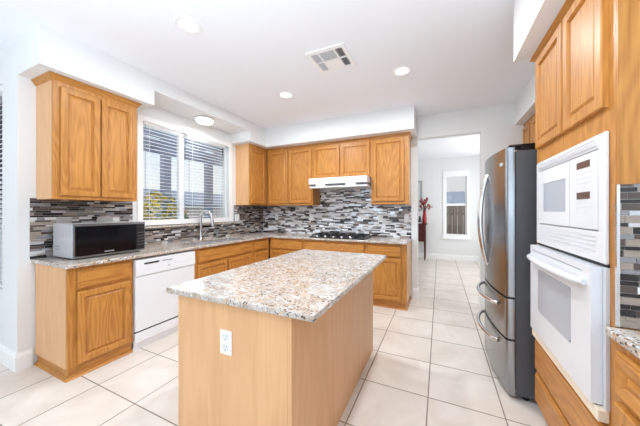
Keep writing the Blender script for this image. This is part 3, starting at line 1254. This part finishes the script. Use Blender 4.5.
# ------------------------------------------------------------------ cooktop
ck = thing('gas_cooktop', 'black gas cooktop with iron grates on the back counter under the hood', 'cooktop', (-1.42, 3.84, 0.9145))
bm = NB()
box(bm, -0.44, 0.44, -0.235, 0.24, 0, 0.014, bev=0.004)
obj('glass_top', bm, M['black'], ck)
for gx in (-0.285, 0.0, 0.285):
    bm = NB()
    x0, x1, y0, y1 = gx - 0.135, gx + 0.135, -0.165, 0.22
    for a in (x0, x1 - 0.012):
        box(bm, a, a + 0.012, y0, y1, 0.036, 0.05)
    for a in (y0, (y0 + y1) / 2 - 0.006, y1 - 0.012):
        box(bm, x0, x1, a, a + 0.012, 0.036, 0.05)
    box(bm, gx - 0.006, gx + 0.006, y0, y1, 0.040, 0.052)
    for a in (x0, x1 - 0.012):
        for c in (y0, y1 - 0.012):
            box(bm, a, a + 0.012, c, c + 0.012, 0.0142, 0.037)
    obj('grate', bm, M['iron'], ck)
    for by in (-0.07, 0.12):
        bm = NB()
        lathe(bm, [(0, 0.0142), (0.045, 0.0142), (0.045, 0.022), (0.035, 0.03), (0, 0.032)], 18, gx, by)
        obj('burner', bm, M['iron'], ck)
for i in range(5):
    bm = NB()
    x = -0.31 + i * 0.135
    lathe(bm, [(0, 0.0142), (0.022, 0.0142), (0.02, 0.034), (0.018, 0.036), (0, 0.036)], 16, x, -0.205)
    obj('knob', bm, M['bright_metal'], ck, smooth=True)

# ------------------------------------------------------------------ range hood
hd = thing('range_hood', 'slim white range hood with two lit lamps above the cooktop', 'range hood', (-1.938, YB - 0.009, 1.70), 0)
yf = -(YB - 0.009 - 3.69)
bm = NB()
prism(bm, [(0, 0.055), (yf, 0.055), (yf, 0.148), (-0.31, 0.1485), (0, 0.1485)], 0.03, 0.975, axis=0)
obj('canopy', bm, M['appliance'], hd)
bm = NB()
prism(bm, [(0, 0.0205), (yf + 0.055, 0.0205), (yf + 0.012, 0.0545), (0, 0.0465)], 0.034, 0.971, axis=0)
obj('lamp_panel', bm, M['hood_grey'], hd)
bm = NB()
prism(bm, [(0, -0.002), (yf + 0.03, -0.002), (yf + 0.03, 0.02), (0, 0.02)], 0.03, 0.975, axis=0)
lip = obj('lip', bm, M['appliance'], hd)
for x in (0.22, 0.72):
    bm = NB()
    q = [(yf + 0.0495, 0.0245), (yf + 0.0175, 0.0500)]
    # lamp lenses set in the sloped front lip
    n_ = Vector((-(q[1][1] - q[0][1]), (q[1][0] - q[0][0]))).normalized() * 0.003
    prism(bm, [q[0], q[1], (q[1][0] + n_.x, q[1][1] + n_.y), (q[0][0] + n_.x, q[0][1] + n_.y)], x - 0.075, x + 0.075, axis=0)
    obj('lamp_lens', bm, M['hood_lamp'], hd)
bm = NB()
for x in (0.44, 0.47, 0.60, 0.68):
    box(bm, x, x + 0.02, yf - 0.002, yf - 0.0002, 0.098, 0.108)
    obj('button', bm, M['pale_grey'], hd)
    bm = NB()
bm.free()

# ------------------------------------------------------------------ wall outlets
RX = R90
ol = thing('wall_outlet', 'white outlet plate on the window wall right of the window', 'outlet', (XL + 0.0090, 3.445, 1.212), RX, 'white outlet plates on the backsplash')
bm = outlet_plate_mesh(0.112)
obj('plate', bm, M['plate'], ol)
for x in (-0.027, 0.027):
    bm = NB()
    box(bm, x - 0.017, x + 0.017, -0.0085, -0.0062, -0.034, 0.034, bev=0.002)
    obj('rocker', bm, M['appliance_soft'], ol)
o2 = thing('wall_outlet', 'white outlet plate on the back wall in the corner left of the hood', 'outlet', (-2.86, YB - 0.0088, 1.212), 0, 'white outlet plates on the backsplash')
obj('plate', outlet_plate_mesh(0.072), M['plate'], o2)
for zz in (-0.026, 0.026):
    bm = NB()
    box(bm, -0.017, 0.017, -0.0085, -0.0062, zz - 0.016, zz + 0.016, bev=0.004)
    obj('socket', bm, M['appliance_soft'], o2)
for x, lab in ((-2.113, 'white outlet plate on the back wall just left of the cooktop'), (-0.862, 'white outlet plate on the back wall just right of the cooktop'),
               (-0.463, 'white outlet plate at the right end of the back wall by the doorway')):
    dup(o2, (x, YB - 0.0088, 1.212), 0, lab)
o3 = thing('wall_outlet', 'grey single outlet plate above the left end of the microwave', 'outlet', (XL + 0.0090, 1.18, 1.215), RX, 'grey outlet plates behind the microwave')
obj('plate', outlet_plate_mesh(0.114, 0.115), M['plate_grey'], o3)
bm = NB()
box(bm, -0.04, 0.04, -0.0085, -0.0062, -0.034, 0.034, bev=0.002)
obj('socket', bm, M['plate_grey'], o3)
o4 = thing('wall_outlet', 'wide grey outlet plate with a white insert above the right half of the microwave', 'outlet', (XL + 0.0090, 1.54, 1.212), RX, 'grey outlet plates behind the microwave')
obj('plate', outlet_plate_mesh(0.21, 0.115), M['plate_grey'], o4)
bm = NB()
box(bm, 0.035, 0.09, -0.0085, -0.0062, -0.036, 0.046, bev=0.002)
s_ = obj('rocker', bm, M['plate'], o4)
s_['label'] = 'white rocker insert'

# ------------------------------------------------------------------ oven tower (right); local x = towards the camera
TX = 0.58
TW = thing('oven_cabinet', 'tall oak cabinet housing the white wall ovens', 'cabinet', (TX, 2.135, 0), -R90)
TWW = 0.836
dep = XR - TX - 0.001
bm = NB()
box(bm, 0, TWW, 0.60, dep, 0.09, 2.336)                                          # back part of the carcass
box(bm, 0, 0.02, 0, 0.60, 0.09, 2.336)                                           # far side
box(bm, TWW - 0.02, TWW, 0, 0.60, 0.09, 2.336)                                   # near side
box(bm, 0.02, TWW - 0.02, 0.02, 0.60, 0.09, 0.54)                                # drawer box
box(bm, 0.02, TWW - 0.02, 0.02, 0.60, 1.655, 2.336)                              # cupboard above
obj('carcass', bm, M['oak_v'], TW)
bm = NB()
panel_with_holes(bm, 0, TWW, 0.09, 2.336, [(0.04, 0.797, 0.53, 1.632)], lambda b_, a, c, d, e: box(b_, a, c, -0.0005, 0.0195, d, e))
obj('face_frame', bm, M['oak_v'], TW)
add_door(TW, 0.045, 0.43, 1.725, 2.292)
add_door(TW, 0.45, 0.792, 1.725, 2.292)
for z0, z1 in ((0.31, 0.515), (0.105, 0.292)):
    add_drawer(TW, 0.03, 0.792, z0, z1).location.y = -0.001
bm = NB()
sweep(bm, [(0, 0.3), (0, -0.0005), (TWW, -0.0005)], [(o * 0.95, 2.337 + z * 0.5) for o, z in CROWN])
obj('crown_molding', bm, M['oak_h'], TW)
bm = NB()
box(bm, TWW - 0.0005 + 0.001, TWW + 0.009, 0.014, dep, 1.426, 2.336)
box(bm, TWW + 0.0005, TWW + 0.010, 0.0, 0.0135, 1.426, 2.336)
obj('end_panel', bm, M['oak_v'], TW)
bm = NB()
box(bm, 0, TWW, 0.04, dep, 0.001, 0.0895)
obj('toe_kick', bm, M['oak_h'], TW)

# double oven unit
OV = thing('wall_oven', 'white built-in microwave and oven combination in the oak tower', 'oven', (TX, 2.135, 0), -R90)
o0, o1 = 0.035, 0.802
FY = -0.012
bm = NB()
box(bm, 0.045, 0.792, 0.022, 0.55, 0.545, 1.63)
obj('housing', bm, M['appliance_soft'], OV)
bm = NB()
# upper trim: stiles, top vent hood and lower vent
box(bm, o0, o0 + 0.035, FY, -0.001, 1.128, 1.632, bev=0.003)
box(bm, o1 - 0.045, o1, FY - 0.004, -0.001, 1.128, 1.632, bev=0.004)
prism(bm, [(-0.001, 1.578), (FY, 1.578), (FY - 0.006, 1.60), (FY - 0.004, 1.63), (-0.001, 1.632)], o0 + 0.035, o1 - 0.045, axis=0)
box(bm, o0 + 0.035, o1 - 0.045, FY, -0.001, 1.128, 1.250, bev=0.003)
tr = obj('trim_frame', bm, M['appliance'], OV)
bm = NB()
for i in range(4):
    z = 1.228 - i * 0.019
    box(bm, o0 + 0.06, o1 - 0.07, FY - 0.0012, FY - 0.0002, z - 0.0025, z + 0.0025)
    obj('louver', bm, M['pale_grey'], tr)
    bm = NB()
for i in range(3):
    z = 1.592 + i * 0.011
    box(bm, o0 + 0.05, o1 - 0.06, FY - 0.0075, FY - 0.004, z - 0.002, z + 0.002)
    obj('louver', bm, M['pale_grey'], tr)
    bm = NB()
bm.free()
bm = NB()
box(bm, o0 + 0.0355, o1 - 0.0455, FY + 0.006, -0.001, 1.2505, 1.5775)
obj('gap', bm, M['grey_line'], OV)
yc = lambda Y: 2.135 - Y
# upper microwave door and its control panel
bm = NB()
panel_with_holes(bm, o0 + 0.04, yc(1.625), 1.256, 1.571, [(yc(1.978), yc(1.667), 1.326, 1.492)], lambda b_, a, c, d, e: box(b_, a, c, FY - 0.004, FY + 0.004, d, e))
md = obj('microwave_door', bm, M['appliance'], OV)
bm = NB()
box(bm, yc(1.978), yc(1.667), FY - 0.001, FY + 0.004, 1.326, 1.492)
obj('window', bm, M['ovenglass'], md)
bm = NB()
box(bm, yc(1.62), o1 - 0.049, FY - 0.004, FY + 0.004, 1.256, 1.571)
cp = obj('control_panel', bm, M['appliance'], OV)
for z0, z1 in ((1.515, 1.545), (1.382, 1.412)):
    bm = NB()
    box(bm, yc(1.55), yc(1.438), FY - 0.0052, FY - 0.0042, z0, z1)
    obj('display', bm, M['display'], cp)
bm = NB()
for zz in (1.497, 1.472, 1.452, 1.432, 1.366, 1.346, 1.326):
    for i in range(6):
        x = yc(1.565) + i * 0.0235
        if zz in (1.432, 1.326) and i % 3:
            continue
        box(bm, x, x + 0.013, FY - 0.0048, FY - 0.0042, zz - 0.0045, zz + 0.0035)
        obj('button', bm, M['pale_grey'], cp)
        bm = NB()
bm.free()
bm = NB()
box(bm, o0 + 0.05, o0 + 0.06, FY - 0.0048, FY - 0.0042, 1.268, 1.282)
obj('badge', bm, M['grey_line'], md)
# lower oven
bm = NB()
box(bm, o0, o1, FY + 0.006, -0.001, 1.116, 1.1275)
obj('gap', bm, M['shadow_gap'], OV)
bm = NB()
box(bm, o0, o0 + 0.004, FY, -0.001, 0.578, 1.1155)
obj('side_trim', bm, M['pale_grey'], OV)
bm = NB()
box(bm, o1 - 0.022, o1, FY, -0.001, 0.578, 1.1155)
obj('side_trim', bm, M['pale_grey'], OV)
bm = NB()
panel_with_holes(bm, o0 + 0.006, o1 - 0.026, 0.583, 1.113, [(yc(1.95), yc(1.528), 0.735, 0.985)], lambda b_, a, c, d, e: box(b_, a, c, -0.045, -0.0025, d, e))
bmesh.ops.remove_doubles(bm, verts=bm.verts[:], dist=1e-5)
od = obj('oven_door', bm, M['appliance'], OV)
bm = NB()
pts = rrect(yc(1.95) - 0.001, yc(1.528) + 0.001, 0.734, 0.986, 0.03)
prism(bm, pts, -0.0465, -0.030, axis=1)
obj('window', bm, M['ovenglass'], od)
bm = NB()
box(bm, o0 + 0.04, o1 - 0.10, -0.0465, -0.044, 1.083, 1.087)
obj('groove', bm, M['grey_line'], od)
bm = NB()
hp = []
for i in range(15):
    u = i / 14
    hp.append((o0 + 0.03 + u * (o1 - o0 - 0.09), -0.05 - 0.038 * math.sin(PI * u) ** 0.45, 1.045))
tube(bm, hp, [0.014 + 0.004 * math.sin(PI * i / 14) for i in range(15)], 12)
obj('handle', bm, M['appliance'], od, smooth=True)
bm = NB()
box(bm, o0, o1, -0.036, -0.001, 0.530, 0.577, bev=0.003)
obj('filler_strip', bm, M['cream'], OV)
OVG = [c for c in OV.children]

# right base cabinet next to the camera
cabinet('base_cabinet', 'oak base cabinet below the granite at the right edge beside the oven tower', (0.565, 1.28, 0), -R90, 0.9, XR - 0.567, 0, ZT,
        [('raised', 0.045, 0.44, 0.70, 0.85), ('door', 0.045, 0.44, 0.112, 0.675), ('raised', 0.46, 0.855, 0.70, 0.85), ('door', 0.46, 0.855, 0.112, 0.675)])

# cabinet above the fridge
cabinet('wall_cabinet', 'oak wall cabinet above the fridge with a row of doors', (1.0, YB - 0.001, 0), -R90, 2.045, XR - 1.001, 1.86, 2.462,
        [('door', 0.03, 0.30, 1.885, 2.395), ('door', 0.352, 0.66, 1.885, 2.395), ('door', 0.70, 1.32, 1.885, 2.395), ('door', 1.36, 2.01, 1.885, 2.395)], base=False, crown='')

# ------------------------------------------------------------------ refrigerator; local x = towards the camera
FRX, FRY = 0.432, 3.13
FG = thing('refrigerator', 'stainless french-door refrigerator with two freezer drawers and charcoal sides', 'refrigerator', (FRX, FRY, 0), -R90)
FW = 0.91
bm = NB()
box(bm, 0.004, FW - 0.004, 0.052, 0.80, 0.03, 1.755, bev=0.006)
obj('case', bm, M['fridge_side'], FG)


def front_y(x):
    u = (x / FW) * 2 - 1
    return -0.055 * (1 - u * u)


def bowed(x0, x1, z0, z1, n=14):
    r = 0.018
    pts = [(x0, 0.047)]
    k = 5
    ys, ye = front_y(x0), front_y(x1)
    outer_l, outer_r = x0 < 0.01, x1 > FW - 0.01
    fr_ = [(x0 + (x1 - x0) * i / n) for i in range(n + 1)]
    for i, x in enumerate(fr_):
        y = front_y(x)
        if outer_l and x - x0 < r:
            y += r * 0.9 * (1 - (x - x0) / r)
        if outer_r and x1 - x < r:
            y += r * 0.9 * (1 - (x1 - x) / r)
        pts.append((x, y))
        if outer_l and i == 0:
            pts.append((x0 + r * 0.4, front_y(x0) + r * 0.25))
            pts.append((x0 + r, front_y(x0 + r)))
        if outer_r and i == n - 1:
            pts.append((x1 - r, front_y(x1 - r)))
            pts.append((x1 - r * 0.4, front_y(x1) + r * 0.25))
    pts.append((x1, 0.047))
    bm = NB()
    prism(bm, pts, z0, z1, axis=2)
    return bm


fd = []
for x0, x1 in ((0.002, FW / 2 - 0.003), (FW / 2 + 0.003, FW - 0.002)):
    fd.append(obj('door', bowed(x0, x1, 0.722, 1.78), M['steel'], FG, smooth=True))
dr1 = obj('freezer_drawer', bowed(0.002, FW - 0.002, 0.425, 0.706, 24), M['steel'], FG, smooth=True)
dr2 = obj('freezer_drawer', bowed(0.002, FW - 0.002, 0.075, 0.410, 24), M['steel'], FG, smooth=True)
bm = NB()
for z0, z1 in ((0.7065, 0.7215), (0.4105, 0.4245)):
    pts = [(0.006, 0.0465)] + [(0.012 + (FW - 0.024) * i / 20, front_y(0.012 + (FW - 0.024) * i / 20) + 0.012) for i in range(21)] + [(FW - 0.006, 0.0465)]
    prism(bm, pts, z0, z1, axis=2)
box(bm, 0.01, FW - 0.01, 0.0475, 0.0515, 0.08, 1.74)
obj('gasket', bm, M['shadow_gap'], FG)
bm = NB()
pts = [(0.012, 0.0515)] + [(0.012 + (FW - 0.024) * i / 20, front_y(0.012 + (FW - 0.024) * i / 20) + 0.02) for i in range(21)] + [(FW - 0.012, 0.0515)]
prism(bm, pts, 0.02, 0.0745, axis=2)
obj('kick_grille', bm, M['steel'], FG)
# curved bar handles
for d, x in ((fd[0], FW / 2 - 0.04), (fd[1], FW / 2 + 0.04)):
    bm = NB()
    y0 = front_y(x)
    pp = []
    for i in range(21):
        u = i / 20
        pp.append((x, y0 + 0.002 - 0.055 * math.sin(PI * u) ** 0.8, 0.86 + 0.785 * u))
    tube(bm, pp, [0.010 + 0.006 * math.sin(PI * i / 20) for i in range(21)], 10)
    obj('handle', bm, M['bright_metal'], d, smooth=True)
for d, z in ((dr1, 0.628), (dr2, 0.345)):
    bm = NB()
    pp = []
    for i in range(21):
        u = i / 20
        x = 0.14 + (FW - 0.28) * u
        pp.append((x, front_y(x) + 0.002 - 0.062 * math.sin(PI * u) ** 0.45, z))
    tube(bm, pp, 0.015, 10)
    obj('handle', bm, M['bright_metal'], d, smooth=True)
for x0, x1 in ((0.01, 0.13), (FW - 0.13, FW - 0.01)):
    bm = NB()
    box(bm, x0, x1, 0.015, 0.16, 1.7805, 1.80, bev=0.006)
    box(bm, x0, x1, 0.085, 0.30, 1.7555, 1.80, bev=0.004)
    obj('hinge_cover', bm, M['black'], FG)
bm = NB()
for i, (a, h_) in enumerate(((0, 0.010), (0.014, 0.009), (0.028, 0.010))):
    x = FW - 0.10 + a
    box(bm, x, x + 0.009, front_y(x) - 0.0035, front_y(x + 0.009) + 0.004, 1.66, 1.685)
obj('badge', bm, M['bright_metal'], fd[1])
for x in (0.05, FW - 0.05):
    for y in (0.12, 0.74):
        bm = NB()
        lathe(bm, [(0, 0), (0.02, 0), (0.02, 0.0295), (0, 0.0295)], 12, x, y)
        obj('foot', bm, M['black'], FG)

# ------------------------------------------------------------------ ceiling fixtures
GC = 'round recessed ceiling lights'
can = thing('recessed_light', 'round recessed ceiling light nearest the left soffit and the camera', 'ceiling light', (-1.77, 1.385, ZC), 0, GC)
bm = NB()
lathe(bm, [(0.066, -0.0005), (0.098, -0.0005), (0.098, -0.005), (0.092, -0.008), (0.070, -0.006), (0.066, -0.003)], 32)
v0 = bm.verts[:]
obj('trim_ring', bm, M['trim'], can, smooth=True)
bm = NB()
lathe(bm, [(0, -0.0008), (0.0695, -0.0008), (0.0695, -0.003), (0.05, -0.006), (0, -0.008)], 32)
obj('lens', bm, M['lamp'], can, smooth=True)


def lamp_light(loc, power, size):
    l = bpy.data.lights.new('lamp_light', 'AREA')
    l.shape = 'DISK'
    l.size = size
    l.energy = power * 1.5
    l.color = (0.9, 0.955, 1.0)
    o = bpy.data.objects.new('lamp_light', l)
    o.location = loc
    C.objects.link(o)


CANS = [((-1.77, 1.385, ZC), None), ((-1.735, 2.735, ZC), 'round recessed ceiling light farther back toward the range hood'), ((-0.352, 2.768, ZC), 'round recessed ceiling light right of the ceiling vent'),
        ((-0.352, 1.385, ZC), 'round recessed ceiling light above the island end nearest the camera')]
for p, lab in CANS:
    if lab:
        dup(can, p, 0, lab)
    lamp_light((p[0], p[1], ZC - 0.03), 15 if p[1] > 2 else 6, 0.14)

dm = thing('dome_light', 'small frosted dome light in the recess above the sink window', 'ceiling light', (-2.985, 2.60, 2.622))
bm = NB()
lathe(bm, [(0, -0.0005), (0.13, -0.0005), (0.13, -0.012), (0.122, -0.018), (0, -0.018)], 32)
obj('mount_ring', bm, M['chrome'], dm, smooth=True)
bm = NB()
lathe(bm, [(0.12, -0.0185), (0.118, -0.035), (0.10, -0.058), (0.07, -0.074), (0.035, -0.083), (0, -0.086)], 32)
obj('glass_shade', bm, M['lamp_soft'], dm, smooth=True)
bm = NB()
lathe(bm, [(0, -0.105), (0.006, -0.103), (0.009, -0.096), (0.006, -0.0865), (0, -0.0862)], 12)
obj('finial', bm, M['chrome'], dm, smooth=True)
lamp_light((-2.985, 2.60, 2.50), 3, 0.12)

# ceiling vent
vt = thing('ceiling_vent', 'square white ceiling air vent with dark slots', 'vent', (-0.93, 2.27, ZC), PI)
S = 0.185
bm = NB()
panel_with_holes(bm, -S, S, -S, S, [(-0.15, -0.085, -0.145, -0.006), (-0.15, -0.085, 0.006, 0.145), (0.085, 0.15, -0.145, -0.006), (0.085, 0.15, 0.006, 0.145), (-0.07, 0.07, 0.0, 0.145)],
                 lambda b_, a, c, d, e: box(b_, a, c, d, e, -0.012, -0.001))
obj('frame', bm, M['trim'], vt)
bm = NB()
box(bm, -0.155, 0.155, -0.15, 0.15, -0.0009, -0.0003)
obj('duct', bm, M['shadow_gap'], vt)
bm = NB()
for sx in (-1, 1):
    for c0, c1 in ((-0.145, -0.006), (0.006, 0.145)):
        for i in range(3):
            x = sx * (0.098 + i * 0.02)
            a = [(x + 0.006 * sx - 0.001, -0.012), (x + 0.006 * sx + 0.001, -0.012), (x - 0.004 * sx + 0.001, -0.002), (x - 0.004 * sx - 0.001, -0.002)]
            prism(bm, a, c0, c1, axis=1)
for i in range(7):
    y = 0.015 + i * 0.02
    box(bm, -0.07, 0.07, y - 0.0065, y + 0.0065, -0.009, -0.007)
obj('slat', bm, M['pale_grey'], vt)

# ------------------------------------------------------------------ dining room beyond the doorway
cs = thing('console_table', 'dark cherry console table against the far wall seen through the doorway', 'table', (-0.90, 7.62, 0))
bm = NB()
box(bm, -0.6, 0.59, -0.17, 0.2, 0.955, 0.985, bev=0.004)
obj('tabletop', bm, M['cherry'], cs)
bm = NB()
box(bm, -0.565, 0.56, -0.145, 0.185, 0.50, 0.9545)
ap = obj('cabinet_box', bm, M['cherry'], cs)
for x in (-0.55, 0.0):
    bm = NB()
    box(bm, x + 0.01, x + 0.54, -0.155, -0.1455, 0.53, 0.93, bev=0.003)
    obj('door', bm, M['cherry'], cs)
for x in (-0.54, 0.535):
    for y in (-0.12, 0.16):
        bm = NB()
        tube(bm, [(x, y, 0.4995), (x, y, 0.3), (x, y, 0.0)], [0.026, 0.022, 0.013], 8)
        obj('leg', bm, M['cherry'], cs)
vs_ = thing('flower_vase', 'slim red vase of red branching flowers on the dark console table', 'vase', (-0.375, 7.58, 0.9855))
bm = NB()
lathe(bm, [(0, 0), (0.05, 0), (0.055, 0.02), (0.06, 0.12), (0.045, 0.24), (0.035, 0.32), (0.045, 0.345), (0.038, 0.345), (0.03, 0.32), (0, 0.30)], 20)
obj('vase', bm, M['red'], vs_, smooth=True)
rnd = random.Random(5)
bm = NB()
bf = NB()
for i in range(16):
    a = rnd.random() * 2 * PI
    sp = 0.05 + rnd.random() * 0.13
    hgt = 0.45 + rnd.random() * 0.25
    p1 = (math.cos(a) * sp * 0.3, math.sin(a) * sp * 0.3, 0.32 + (hgt - 0.32) * 0.5)
    p2 = (math.cos(a) * sp, math.sin(a) * sp, hgt)
    tube(bm, [(0, 0, 0.31), p1, p2], 0.005, 5)
    for q in range(4):
        u = 0.4 + 0.2 * q
        c = Vector(p1).lerp(Vector(p2), u) + Vector((rnd.uniform(-.025, .025), rnd.uniform(-.02, .02), rnd.uniform(-.02, .02)))
        bmesh.ops.create_icosphere(bf, subdivisions=1, radius=0.014 + rnd.random() * 0.012, matrix=Matrix.Translation(c))
obj('branches', bm, M['twig'], vs_)
obj('blossoms', bf, M['petal'], vs_)
og = thing('figurine', 'small black figurine on a pale base beside the red vase', 'figurine', (-0.495, 7.60, 0.9855))
bm = NB()
box(bm, -0.055, 0.055, -0.04, 0.04, 0, 0.035, bev=0.004)
obj('base', bm, M['picture'], og)
bm = NB()
lathe(bm, [(0, 0.0355), (0.045, 0.0355), (0.05, 0.06), (0.03, 0.10), (0.036, 0.13), (0.022, 0.155), (0.026, 0.18), (0.016, 0.20), (0, 0.205)], 14)
obj('body', bm, M['ornament'], og, smooth=True)
pf = thing('picture_frame', 'silver framed picture on the far wall above the console table', 'picture', (-0.80, YF - 0.001, 1.755))
bm = NB()
window_frame(bm, -0.35, 0.35, -0.425, 0.425, lambda b_, a, c, d, e: box(b_, a, c, -0.03, -0.001, d, e), 0.04)
obj('frame', bm, M['silver'], pf)
bm = NB()
box(bm, -0.315, 0.315, -0.012, -0.002, -0.39, 0.39)
obj('print', bm, M['picture'], pf)

# ------------------------------------------------------------------ outdoors
bm = NB()
box(bm, -20, XN - T - 0.001, -12, 20, -0.2, -0.02)
box(bm, XN - T, XL - 0.16, YN + 0.17, 20, -0.2, -0.1001)
box(bm, XL - 0.16, 8, YF + T, 20, -0.2, -0.1001)
o = obj('ground', bm, M['ground'])
o['kind'] = 'structure'
tag(o, 'pale patio ground outside the windows', 'ground')
bm = NB()
for i in range(4):
    box(bm, -5.3 + i * 0.6, -5.2 + i * 0.6, 1.2, 6.4, 2.5, 2.6199)
for i in range(8):
    box(bm, -5.3, XL - 0.17, 1.25 + i * 0.66, 1.31 + i * 0.66, 2.6, 2.72)
o = obj('patio_roof', bm, M['post'])
tag(o, 'blue-grey open patio roof of beams over the posts outside the sink window', 'patio roof')
for i, (x, y, lab) in enumerate(((-4.95, 3.37, 'blue-grey patio post behind the left blind'), (-4.95, 4.42, 'blue-grey patio post behind the right blind'))):
    bm = NB()
    box(bm, x - 0.07, x + 0.07, y - 0.07, y + 0.07, -0.0999, 2.499)
    tag(obj('patio_post', bm, M['post']), lab, 'post', 'patio posts outside the window')
bm = NB()
prism(bm, [(-9.2, 2.1), (-7.2, 1.55), (-7.2, 1.47), (-9.2, 2.0)], 1.0, 9.0, axis=1)
rf = NB()
nb = thing('neighbor_house', 'pale neighbour house with slate roof beyond the sink window', 'house', (0, 0, 0))
obj('roof', bm, M['roof'], nb)
bm = NB()
box(bm, -9.6, -7.6, 1.2, 8.8, -0.0199, 1.46)
obj('wall', bm, M['stucco'], nb)
rf.free()


def hedge(name, label, cx, cy, z0, rx, ry, rz, n, seed, mats, group=None):
    rnd = random.Random(seed)
    bm = NB()
    for i in range(n):
        while True:
            p = Vector((rnd.uniform(-1, 1), rnd.uniform(-1, 1), rnd.uniform(-1, 1)))
            if 0.35 < p.length < 1:
                break
        c = Vector((cx + p.x * rx, cy + p.y * ry, z0 + rz + p.z * rz))
        u = Vector((rnd.uniform(-1, 1), rnd.uniform(-1, 1), rnd.uniform(-1, 1))).normalized()
        v = u.cross(Vector((rnd.uniform(-1, 1), rnd.uniform(-1, 1), 0.3))).normalized()
        s = rnd.uniform(0.03, 0.06)
        f = bm.faces.new([bm.verts.new(c + q) for q in (u * s, v * s * 0.5, -u * s, -v * s * 0.5)])
        f.material_index = 1 if (rnd.random() < 0.38 + 0.35 * p.z) else 0
    t = thing(name, label, 'bush', (0, 0, 0))
    obj('foliage', bm, mats, t)
    bm = NB()
    for i in range(5):
        a = i * 1.3
        tube(bm, [(cx, cy, z0 - 0.02), (cx + rx * 0.3 * math.cos(a), cy + ry * 0.3 * math.sin(a), z0 + rz * 0.8), (cx + rx * 0.5 * math.cos(a), cy + ry * 0.5 * math.sin(a), z0 + rz * 1.3)], [0.025, 0.018, 0.008], 5)
    obj('stems', bm, M['twig'], t)


hedge('flowering_bush', 'green bush with yellow blossom behind the left half of the sink window', -4.35, 2.75, -0.08, 0.5, 0.72, 0.87, 3200, 4, [M['leaf'], M['leaf_yellow']])

# outside the far room window
bm = NB()
for i in range(14):
    box(bm, -0.9 + i * 0.16, -0.9 + i * 0.16 + 0.15, 9.6, 9.63, -0.0999, 1.50)
fn = thing('garden_fence', 'brown board fence outside the far room window', 'fence', (0, 0, 0))
obj('boards', bm, M['fence_wood'], fn)
bm = NB()
box(bm, -0.9, 1.34, 9.631, 9.67, 1.2, 1.28)
box(bm, -0.9, 1.34, 9.631, 9.67, 0.3, 0.38)
obj('rail', bm, M['fence_wood'], fn)
h2 = thing('neighbor_house', 'pale house with blue-grey roof outside the far room window', 'house', (0, 0, 0))
bm = NB()
prism(bm, [(12.0, 1.62), (14.0, 2.25), (14.0, 2.15), (12.0, 1.52)], -2, 4, axis=0)
obj('roof', bm, M['roof'], h2)
bm = NB()
box(bm, -1.8, 3.8, 12.3, 13.9, -0.0999, 1.60)
box(bm, -1.8, 3.8, 14.01, 15.2, -0.0999, 4.6)
obj('wall', bm, M['stucco'], h2)
